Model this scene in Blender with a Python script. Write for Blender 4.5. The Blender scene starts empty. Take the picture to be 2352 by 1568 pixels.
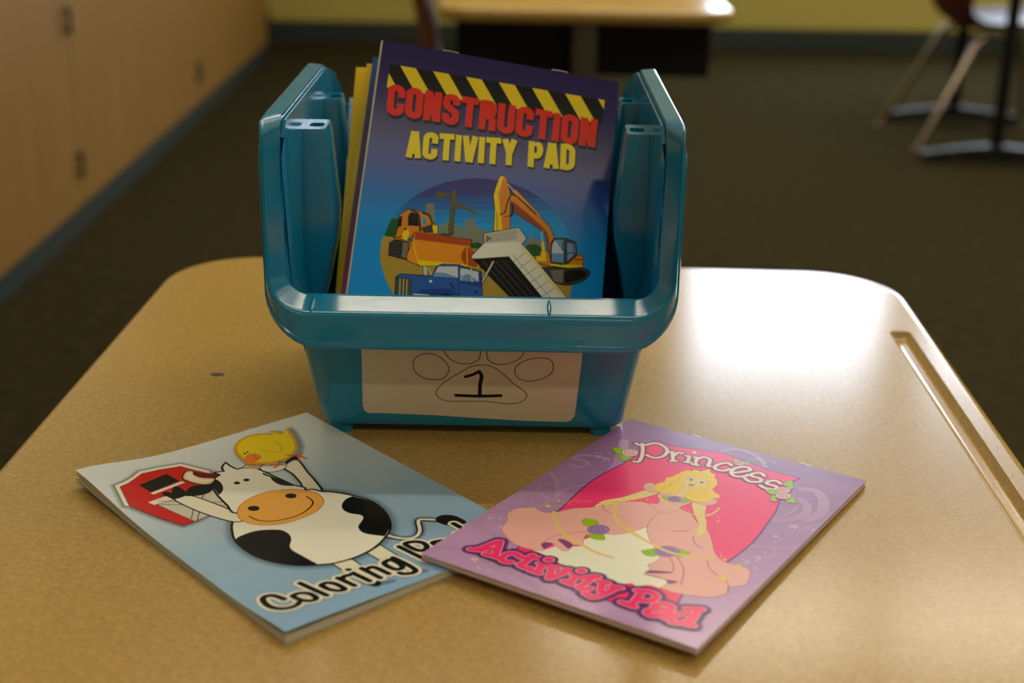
import bpy, bmesh, math, random
from mathutils import Vector, Matrix, geometry
R = math.radians
sc = bpy.context.scene
col = sc.collection
ZD = 0.74            # height of the desk top above the floor

# ------------------------------------------------------------------ camera
cd = bpy.data.cameras.new('camera'); cam = bpy.data.objects.new('camera', cd); col.objects.link(cam)
sc.camera = cam
PITCH, ROLL, CH = 0.3519, 0.0168, 0.2944
fw = Vector((0, math.cos(PITCH), -math.sin(PITCH))); up0 = Vector((0, math.sin(PITCH), math.cos(PITCH))); rt0 = Vector((1, 0, 0))
rt = rt0 * math.cos(ROLL) + up0 * math.sin(ROLL); up = up0 * math.cos(ROLL) - rt0 * math.sin(ROLL)
M = Matrix((rt, up, -fw)).transposed().to_4x4(); M.translation = Vector((0, 0, ZD + CH)); cam.matrix_world = M
cd.sensor_fit = 'HORIZONTAL'; cd.sensor_width = 22.3; cd.lens = 22.3 * 3256.9 / 2352
cd.clip_start = 0.02; cd.clip_end = 60
cd.dof.use_dof = True; cd.dof.focus_distance = 0.675; cd.dof.aperture_fstop = 4.3

# ------------------------------------------------------------------ world, exposure
SKY = 7.2; LAMP = 15; DIM = 2.2
w = bpy.data.worlds.new('overcast_sky'); sc.world = w; w.use_nodes = True
bgn = w.node_tree.nodes['Background']; bgn.inputs[0].default_value = (0.74, 0.85, 1.0, 1); bgn.inputs[1].default_value = SKY
vs = sc.view_settings
vs.view_transform = 'Standard'; vs.look = 'None'; vs.gamma = 1; vs.use_curve_mapping = False; vs.exposure = 0.78
sc.cycles.use_denoising = True
sc.cycles.max_bounces = 7; sc.cycles.adaptive_threshold = .015; sc.cycles.transparent_max_bounces = 40
sc.cycles.sample_clamp_indirect = 6
sc.cycles.caustics_reflective = False; sc.cycles.caustics_refractive = False

# ------------------------------------------------------------------ materials
MATS = {}
def lin(c):
    return tuple((x / 12.92 if x <= .04045 else ((x + .055) / 1.055) ** 2.4) for x in c)
def srgb(h):
    return lin(tuple(int(h[i:i + 2], 16) / 255 for i in (0, 2, 4)))
def mat(name, c=(.8, .8, .8), rough=.5, metal=0, spec=.5, alpha=1.0):
    if name in MATS: return MATS[name]
    m = bpy.data.materials.new(name); m.use_nodes = True; nt = m.node_tree
    b = nt.nodes['Principled BSDF']
    b.inputs['Base Color'].default_value = (*c, 1); b.inputs['Roughness'].default_value = rough
    b.inputs['Metallic'].default_value = metal; b.inputs['Specular IOR Level'].default_value = spec
    b.inputs['Alpha'].default_value = alpha
    MATS[name] = m; return m
def node(m, t, **k):
    n = m.node_tree.nodes.new(t)
    for a, v in k.items(): setattr(n, a, v)
    return n
def lk(m, a, b): m.node_tree.links.new(a, b)
def bsdf(m): return m.node_tree.nodes['Principled BSDF']
def noise_col(m, scale, stops, detail=3, rough=.6, coord='Object', stretch=None):
    tc = node(m, 'ShaderNodeTexCoord'); nz = node(m, 'ShaderNodeTexNoise'); rp = node(m, 'ShaderNodeValToRGB')
    nz.inputs['Scale'].default_value = scale; nz.inputs['Detail'].default_value = detail; nz.inputs['Roughness'].default_value = rough
    src = tc.outputs[coord]
    if stretch:
        mp = node(m, 'ShaderNodeMapping'); mp.inputs['Scale'].default_value = stretch; lk(m, src, mp.inputs[0]); src = mp.outputs[0]
    lk(m, src, nz.inputs['Vector']); lk(m, nz.outputs['Fac'], rp.inputs[0])
    el = rp.color_ramp.elements
    el[0].position, el[0].color = stops[0][0], (*stops[0][1], 1); el[1].position, el[1].color = stops[-1][0], (*stops[-1][1], 1)
    for p, c in stops[1:-1]:
        e = el.new(p); e.color = (*c, 1)
    lk(m, rp.outputs[0], bsdf(m).inputs['Base Color']); return nz
def bump(m, scale, strength, dist=.001, coord='Object', detail=2):
    tc = node(m, 'ShaderNodeTexCoord'); nz = node(m, 'ShaderNodeTexNoise'); bp = node(m, 'ShaderNodeBump')
    nz.inputs['Scale'].default_value = scale; nz.inputs['Detail'].default_value = detail
    bp.inputs['Strength'].default_value = strength; bp.inputs['Distance'].default_value = dist
    lk(m, tc.outputs[coord], nz.inputs['Vector']); lk(m, nz.outputs['Fac'], bp.inputs['Height']); lk(m, bp.outputs[0], bsdf(m).inputs['Normal'])

desk_m = mat('tan_laminate', rough=.15, spec=.5)
noise_col(desk_m, 420, [(.35, (.40, .250, .068)), (.55, (.47, .298, .085)), (.72, (.54, .352, .112))], detail=4)
bump(desk_m, 700, .10, .0004)
plastic = mat('teal_plastic', srgb('147ca4'), .16, spec=.55)
bump(plastic, 60, .05, .0015)
carpet = mat('carpet', rough=1, spec=0)
noise_col(carpet, 28, [(.3, (.011, .012, .006)), (.45, (.025, .023, .011)), (.58, (.043, .031, .014)), (.75, (.024, .032, .018))], detail=6, rough=.8)
bump(carpet, 220, .6, .004)
wall_m = mat('yellow_green_paint', (.42, .35, .085), .6, spec=.3); bump(wall_m, 90, .15, .002)
white_wall = mat('cream_paint', (.52, .47, .33), .7, spec=.2); bump(white_wall, 90, .15, .002)
ceil_m = mat('ceiling_board', (.62, .60, .54), .9, spec=.1); bump(ceil_m, 150, .4, .003)
baseb = mat('dark_green_rubber', (.022, .030, .025), .5, spec=.4)
oak = mat('light_oak', rough=.5, spec=.25)
noise_col(oak, 6, [(.3, (.185, .095, .017)), (.5, (.22, .115, .022)), (.7, (.255, .14, .029))], detail=5, stretch=(1, 5, .35))
blackmetal = mat('black_metal', (.005, .005, .005), .4, spec=.22)
chrome = mat('chrome', (.36, .31, .26), .18, metal=1)
maroon = mat('maroon_plastic', (.080, .007, .009), .45, spec=.3)
foot_rubber = mat('tan_glide', (.16, .10, .06), .5)
handle_m = mat('black_handle', (.016, .013, .010), .4)
frame_m = mat('white_frame', (.55, .55, .52), .5)
steel = mat('staple_steel', (.75, .70, .58), .25, metal=1)
paper = mat('page_paper', (.66, .60, .46), .85, spec=.1)
noise_col(paper, 40, [(.3, (.60, .54, .41)), (.7, (.72, .66, .52))], stretch=(1, 1, 90))

# ------------------------------------------------------------------ object helpers
def tag(o, label=None, cat=None, group=None, kind=None):
    if label: o['label'] = label
    if cat: o['category'] = cat
    if group: o['group'] = group
    if kind: o['kind'] = kind
    return o
def empty(name, loc=(0, 0, 0), rz=0, parent=None):
    o = bpy.data.objects.new(name, None); col.objects.link(o); o.location = loc; o.rotation_euler = (0, 0, rz); o.empty_display_size = .05
    if parent: o.parent = parent
    return o
def link(name, bm, m, parent=None, smooth=False, recalc=True):
    if recalc: bmesh.ops.recalc_face_normals(bm, faces=bm.faces[:])
    me = bpy.data.meshes.new(name); bm.to_mesh(me); bm.free()
    for x in (m if isinstance(m, (list, tuple)) else [m]): me.materials.append(x)
    if smooth:
        for p in me.polygons: p.use_smooth = True
        if smooth != 'all': me.set_sharp_from_angle(angle=R(smooth if smooth is not True else 40))
    o = bpy.data.objects.new(name, me); col.objects.link(o)
    if parent: o.parent = parent
    return o
def copy_tree(o, parent=None):
    c = o.copy(); col.objects.link(c); c.parent = parent
    for ch in list(o.children): copy_tree(ch, c)
    return c
def box(bm, a, b, bev=0):
    x0, y0, z0 = a; x1, y1, z1 = b
    v = [bm.verts.new((x, y, z)) for z in (z0, z1) for x, y in ((x0, y0), (x1, y0), (x1, y1), (x0, y1))]
    fs = [bm.faces.new([v[i] for i in q]) for q in ((3, 2, 1, 0), (4, 5, 6, 7), (0, 1, 5, 4), (1, 2, 6, 5), (2, 3, 7, 6), (3, 0, 4, 7))]
    if bev:
        es = list({e for f in fs for e in f.edges}); bmesh.ops.bevel(bm, geom=es, offset=bev, segments=2, affect='EDGES', profile=.6)
    return bm
def B(a, b, bev=0): return box(bmesh.new(), a, b, bev)
def tube(bm, pts, r, n=10, r2=None, caps=True):
    pts = [Vector(p) for p in pts]; rings = []
    for i, p in enumerate(pts):
        d = (pts[min(i + 1, len(pts) - 1)] - pts[max(i - 1, 0)]).normalized()
        a = d.orthogonal().normalized() if abs(d.z) > .99 else Vector((0, 0, 1)).cross(d).normalized(); b = d.cross(a)
        rr = r if r2 is None else r + (r2 - r) * i / (len(pts) - 1)
        rings.append([bm.verts.new(p + (a * math.cos(k * 2 * math.pi / n) + b * math.sin(k * 2 * math.pi / n)) * rr) for k in range(n)])
    for A, C in zip(rings, rings[1:]):
        for k in range(n): bm.faces.new((A[k], A[(k + 1) % n], C[(k + 1) % n], C[k]))
    if caps: bm.faces.new(rings[0][::-1]); bm.faces.new(rings[-1])
    return bm
def rrect(hx, hy, r, n=8, cx=0, cy=0):
    out = []
    for sx, sy, a0 in ((1, 1, 0), (-1, 1, 90), (-1, -1, 180), (1, -1, 270)):
        for k in range(n + 1):
            a = R(a0 + 90 * k / n); out.append((cx + sx * (hx - r) + r * math.cos(a), cy + sy * (hy - r) + r * math.sin(a)))
    return out
def loft(bm, rings, closed=True, cap0=False, cap1=False):
    V = [[bm.verts.new(p) for p in r] for r in rings]; n = len(V[0])
    for A, C in zip(V, V[1:]):
        for k in range(n if closed else n - 1): bm.faces.new((A[k], A[(k + 1) % n], C[(k + 1) % n], C[k]))
    if cap0: bm.faces.new(V[0][::-1])
    if cap1: bm.faces.new(V[-1])
    return V

# ------------------------------------------------------------------ the room
XL, XR, Y0, Y1, ZC = -1.76, 4.2, -2.6, 7.02, 3.35
def struct(name, bm, m, parent=None, **k):
    o = link(name, bm, m, parent, **k)
    if not parent: o['kind'] = 'structure'
    return o
tag(struct('floor', B((XL - .1, Y0 - .1, -.1), (XR + .1, Y1 + .1, 0)), carpet), 'dark brown and green flecked carpet covering the classroom floor', 'floor')
tag(struct('ceiling', B((XL - .1, Y0 - .1, ZC), (XR + .1, Y1 + .1, ZC + .1)), ceil_m), 'pale ceiling boards above the classroom', 'ceiling')
tag(struct('wall_left', B((XL - .1, Y0, 0), (XL, Y1, ZC)), white_wall), 'plain wall behind the row of wooden cabinets', 'wall')
tag(struct('wall_right', B((XR, Y0, 0), (XR + .1, Y1, ZC)), white_wall), 'plain wall on the side beyond the far chair', 'wall')
tag(struct('wall_front', B((XL, Y0 - .1, 0), (XR, Y0, ZC)), white_wall), 'plain wall behind the viewer', 'wall')
WINS = [(.90, 1.98), (2.16, 3.24)]; WZ0, WZ1 = .78, 3.22
bm = bmesh.new()
xs = [XL] + [x for q in WINS for x in q] + [XR]
for i in range(0, len(xs), 2): box(bm, (xs[i], Y1, 0), (xs[i + 1], Y1 + .14, ZC))
for a, b in WINS:
    box(bm, (a, Y1, 0), (b, Y1 + .14, WZ0)); box(bm, (a, Y1, WZ1), (b, Y1 + .14, ZC))
tag(struct('wall_back', bm, wall_m), 'yellow-green painted wall at the far end of the room', 'wall')
tag(struct('baseboard_back', B((XL, Y1 - .012, 0), (XR, Y1, .105), .003), baseb), 'dark green rubber baseboard along the far yellow wall', 'baseboard')
glass = mat('window_glass', (1, 1, 1), .02, alpha=.06)
for i, (a, b) in enumerate(WINS):
    wr = empty('window_%d' % (i + 1), ((a + b) / 2, Y1 + .06, WZ0)); tag(wr, ['tall white framed window nearer the wooden cabinets', 'tall white framed window nearer the far chair'][i], 'window', kind='structure')
    h, hw = WZ1 - WZ0, (b - a) / 2
    bm = bmesh.new()
    for q in (((-hw, -.03, 0), (-hw + .05, .03, h)), ((hw - .05, -.03, 0), (hw, .03, h)), ((-hw + .05, -.03, 0), (hw - .05, .03, .05)), ((-hw + .05, -.03, h - .05), (hw - .05, .03, h)), ((-hw + .05, -.02, h * .5 - .02), (hw - .05, .02, h * .5 + .02))): box(bm, *q)
    link('window_frame', bm, frame_m, wr)
    for z0, z1 in ((.05, h * .5 - .02), (h * .5 + .02, h - .05)): link('pane', B((-hw + .05, -.003, z0), (hw - .05, .003, z1)), glass, wr)
    link('window_sill', B((-hw - .03, -.14, -.03), (hw + .03, .0, 0), .005), frame_m, wr)
    pl = bpy.data.lights.new('daylight_portal', 'AREA'); pl.shape = 'RECTANGLE'; pl.size = b - a; pl.size_y = h; pl.cycles.is_portal = True
    po = bpy.data.objects.new('daylight_portal', pl); col.objects.link(po); po.location = ((a + b) / 2, Y1 + .15, WZ0 + h / 2); po.rotation_euler = (R(-90), 0, 0)

# ceiling lights (fluorescent strips, two rows of them added for fill)
lamp_m = bpy.data.materials.new('lamp_diffuser'); lamp_m.use_nodes = True
nt = lamp_m.node_tree; nt.nodes.clear(); e = nt.nodes.new('ShaderNodeEmission'); e.inputs[0].default_value = (1, .88, .67, 1); e.inputs[1].default_value = LAMP
nt.links.new(e.outputs[0], nt.nodes.new('ShaderNodeOutputMaterial').inputs[0])
dim_m = lamp_m.copy(); dim_m.name = 'lamp_diffuser_dimmed'; dim_m.node_tree.nodes['Emission'].inputs[1].default_value = DIM
def strip(x, y, lab, dm):
    t = empty('ceiling_light', (x, y, ZC - .075)); tag(t, lab, 'ceiling light', 'strip lights over the classroom')
    link('housing', B((-.60, -.085, .03), (.60, .085, .075), .004), frame_m, t)
    bm = bmesh.new(); rr = []
    for k in range(2):
        rr.append([((-.58, .58)[k], .07 * math.cos(R(180 + 180 * j / 10)), .03 + .03 * math.sin(R(180 + 180 * j / 10))) for j in range(11)])
    loft(bm, rr, cap0=True, cap1=True); link('diffuser', bm, dm, t, smooth=40)
    for q in (-1, 1): link('end_cap', B((min(q * .58, q * .60), -.075, -.002), (max(q * .58, q * .60), .075, .03), .002), frame_m, t)
for j, y in enumerate((-1.64, -.37, 2.17, 3.44, 4.71)):  # row farthest behind the viewer and middle row added to brighten pads and desk
    for i, x in enumerate((-.50, .75, 2.0, 3.25)):
        if (j == 0 and i in (0, 3)) or (j == 4 and i == 0): continue
        strip(x, y, 'unseen strip light on the ceiling, %s from the cabinets in the %s row from the windows' % (('first', 'second', 'third', 'fourth')[i], ('fifth', 'fourth', 'third', 'second', 'first')[j]), dim_m if j == 1 else lamp_m)

# ------------------------------------------------------------------ cabinets along the left wall
CX = -1.142
def cabinet(y0, lab):
    L = 1.45; H = 1.02; t = empty('storage_cabinet', (CX, y0, 0)); tag(t, lab, 'cabinet', 'wooden cabinets along the wall')
    link('body', B((-.60, .002, .062), (-.022, L - .002, H), .002), oak, t)
    link('toe_kick', B((-.56, .002, 0), (-.001, L - .002, .062)), baseb, t)
    link('worktop', B((-.61, 0, H), (.015, L, H + .03), .004), oak, t)
    for z0, z1 in ((.064, .3905), (.3915, .7005), (.7015, 1.016)):
        link('side_panel', B((-.021, .0025, z0), (0, L / 2 - .0004, z1)), oak, t)
        d = link('door', B((-.021, L / 2 + .0004, z0), (0, L - .0025, z1)), oak, t)
        zc = .178 if z0 < .1 else (.545 if z0 < .5 else .86)
        hb = bmesh.new(); box(hb, (.012, L - .052, zc - .034), (.022, L - .038, zc + .034), .003)
        for q in (-1, 1): box(hb, (0, L - .049, zc + q * .024 - .004), (.014, L - .041, zc + q * .024 + .004))
        tag(link('handle', hb, handle_m, d), 'black bar pull handle')
for y0, lab in ((.76, 'light oak cabinet at the near end of the row, closest to the viewer'), (2.21, 'light oak cabinet with two black handles one above the other'), (3.66, 'light oak cabinet with one black handle in view low down'), (5.11, 'light oak cabinet at the far end of the row beside the yellow wall')):
    cabinet(y0, lab)

# ------------------------------------------------------------------ student desks
DW, DL, DT = .503, .76, .024
def make_desk(name, lab):
    t = empty(name, (0, 0, 0)); tag(t, lab, 'desk', 'student desks with tan tops')
    hx, hy, r = DW / 2, DL / 2, .062; z = ZD
    prof = [(0, 0), (.0015, -.0002), (.004, -.0016), (.0062, -.0045), (.007, -.010), (.0062, -.0165), (.003, -.022), (-.004, -.024)]
    base = .007
    rings = [[(x, y, z + dz) for x, y in rrect(hx - base + o, hy - base + o, r - base + o, 10)] for o, dz in prof]
    bm = bmesh.new(); V = loft(bm, rings)
    bm.faces.new(V[-1][::-1])
    # top face with the pencil groove left open
    gx0, gx1 = hx - .0285, hx - .0150; gy0, gy1 = -hy + .12, hy - .128
    g = rrect((gx1 - gx0) / 2, (gy1 - gy0) / 2, .0045, 5, (gx0 + gx1) / 2, (gy0 + gy1) / 2)
    outer = [v.co.copy() for v in V[0]]; G = [bm.verts.new((x, y, z)) for x, y in g]
    vs_ = V[0] + G
    for tri in geometry.tessellate_polygon([outer, [v.co for v in G]]): 
        try: bm.faces.new([vs_[k] for k in tri])
        except ValueError: pass
    dt = link('desk_top', bm, desk_m, t, smooth=35)
    for p in dt.data.polygons:
        if p.normal.z > .9995 or p.normal.z < -.9995: p.use_smooth = False
    ring = lambda s, dz: [(cx_ + (x - cx_) * s, gcy + (y - gcy) * (1 - (1 - s) * (gx1 - gx0) / (gy1 - gy0)), z + dz) for x, y in g]
    cx_, gcy = (gx0 + gx1) / 2, (gy0 + gy1) / 2
    bm = bmesh.new(); loft(bm, [ring(1, 0), ring(.93, -.0006), ring(.75, -.0030), ring(.45, -.0042), ring(.15, -.0045)], cap1=True)
    link('pencil_groove', bm, desk_m, t, smooth=60)
    bm = bmesh.new()
    bx, by0, by1 = .222, -hy + .10, hy - .05
    for q in (((-bx, by0, z - .125), (bx, by1, z - .121)), ((-bx, by0, z - .121), (-bx + .004, by1, z - .0245)), ((bx - .004, by0, z - .121), (bx, by1, z - .0245)), ((-bx + .004, by1 - .004, z - .121), (bx - .004, by1, z - .0245)), ((-bx + .004, by0, z - .121), (bx - .004, by0 + .004, z - .0245))): box(bm, *q)
    link('book_box', bm, blackmetal, t)
    for s in (-1, 1):
        yc = s * (hy - .035)
        bm = bmesh.new(); loft(bm, [[(x, y, zz) for x, y in rrect(.021, .015, .012, 5, 0, yc)] for zz in (.05, z - .024)], cap0=True, cap1=True)
        lg = link('leg', bm, blackmetal, t, smooth=True)
        bm = bmesh.new(); rr = []
        for k in range(13):
            q = -1 + k / 6; x = q * .235; top = .062 - .030 * abs(q) ** 1.5; bot = .014 * (1 - abs(q) ** 3) + .006; hw = .030 - .010 * abs(q)
            rr.append([(x, yc - hw, bot), (x, yc + hw, bot), (x, yc + hw, top - .006), (x, yc + hw - .007, top), (x, yc - hw + .007, top), (x, yc - hw, top - .006)])
        loft(bm, rr, cap0=True, cap1=True); link('foot', bm, blackmetal, lg, smooth=30)
        for q in (-1, 1):
            bm = bmesh.new(); tube(bm, [(q * .215, yc, 0), (q * .215, yc, .012)], .014, 12); link('glide', bm, foot_rubber, lg, smooth=True)
    return t
desk = make_desk('student_desk', 'tan laminate student desk in the foreground holding the teal bin')
ang = -.0303
# far edge passes y = .9675 at x = 0 and the sides lie about x = .010 at y = .8
cdir = Vector((math.sin(-ang), math.cos(ang), 0)); ctr = Vector((.0100, .8, 0)) + cdir * ((.9675 - .8) - DL / 2)
desk.location = (ctr.x, ctr.y, 0); desk.rotation_euler = (0, 0, ang)
d2 = copy_tree(desk); tag(d2, 'tan topped student desk with black book box behind the bin'); d2.location = (.119, 2.41 + DL / 2, 0); d2.rotation_euler = (0, 0, -.012)
post_m = mat('dark_metal_lit', (.085, .068, .055), .3, spec=.6)  # dark leg metal lightened: its reflected highlights are put into the colour
for lg in [c for c in d2.children if c.name.startswith('leg')]: lg.data = lg.data.copy(); lg.data.materials[0] = post_m
d3 = copy_tree(desk); tag(d3, 'student desk with black pedestal legs beside the far maroon chair'); d3.location = (1.605, 4.59 + .345, 0); d3.rotation_euler = (0, 0, -.085)

# ------------------------------------------------------------------ chairs (built facing +x)
def make_chair():
    t = empty('school_chair'); bm = bmesh.new()
    prof = [(x + .055, z) for x, z in [(.40, .392), (.385, .404), (.34, .408), (.25, .400), (.14, .394), (.05, .392), (-.005, .402), (-.040, .435), (-.060, .49), (-.072, .58), (-.085, .67), (-.105, .76), (-.112, .785)]]
    n = 12; rows = []
    for i, (x, z) in enumerate(prof):
        f = i / (len(prof) - 1); hw = .215 - .02 * f - (.035 if i in (0, len(prof) - 1) else 0); row = []
        for k in range(n + 1):
            q = -1 + 2 * k / n
            row.append((x + (.030 * q * q if f > .6 else 0), q * hw, z + (.035 * q ** 4 if f < .6 else 0)))
        rows.append(row)
    loft(bm, rows, closed=False); o = link('shell', bm, maroon, t, smooth='all')
    s = o.modifiers.new('thickness', 'SOLIDIFY'); s.thickness = .008; s.offset = -1
    sb = o.modifiers.new('round', 'SUBSURF'); sb.levels = 1; sb.render_levels = 2
    for y in (-1, 1):
        for nm, pts in (('leg', [(.09, y * .150, .382), (.065, y * .165, .362), (-.110, y * .205, .012)]), ('leg', [(.34, y * .150, .384), (.365, y * .165, .360), (.41, y * .200, .012)])):
            bm = bmesh.new(); tube(bm, pts, .0115, 12); lg = link('leg', bm, chrome, t, smooth=True)
            x, yy, _ = pts[-1]; bm = bmesh.new(); tube(bm, [(x, yy, 0), (x, yy, .006), (x, yy, .020)], .016, 12); link('foot_glide', bm, foot_rubber, lg, smooth=True)
        bm = bmesh.new(); tube(bm, [(.08, y * .150, .382), (.35, y * .150, .384)], .010, 10); link('seat_rail', bm, chrome, t, smooth=True)
    return t
ch = make_chair(); tag(ch, 'maroon plastic school chair with chrome legs facing the far desk', 'chair', 'maroon school chairs')
ch.location = (1.455, 4.945, 0); ch.rotation_euler = (0, 0, R(4))
c2 = copy_tree(ch); tag(c2, 'maroon school chair tucked against the desk behind the bin'); c2.location = (-.165, 2.80, 0); c2.rotation_euler = (0, 0, R(3))

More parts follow.
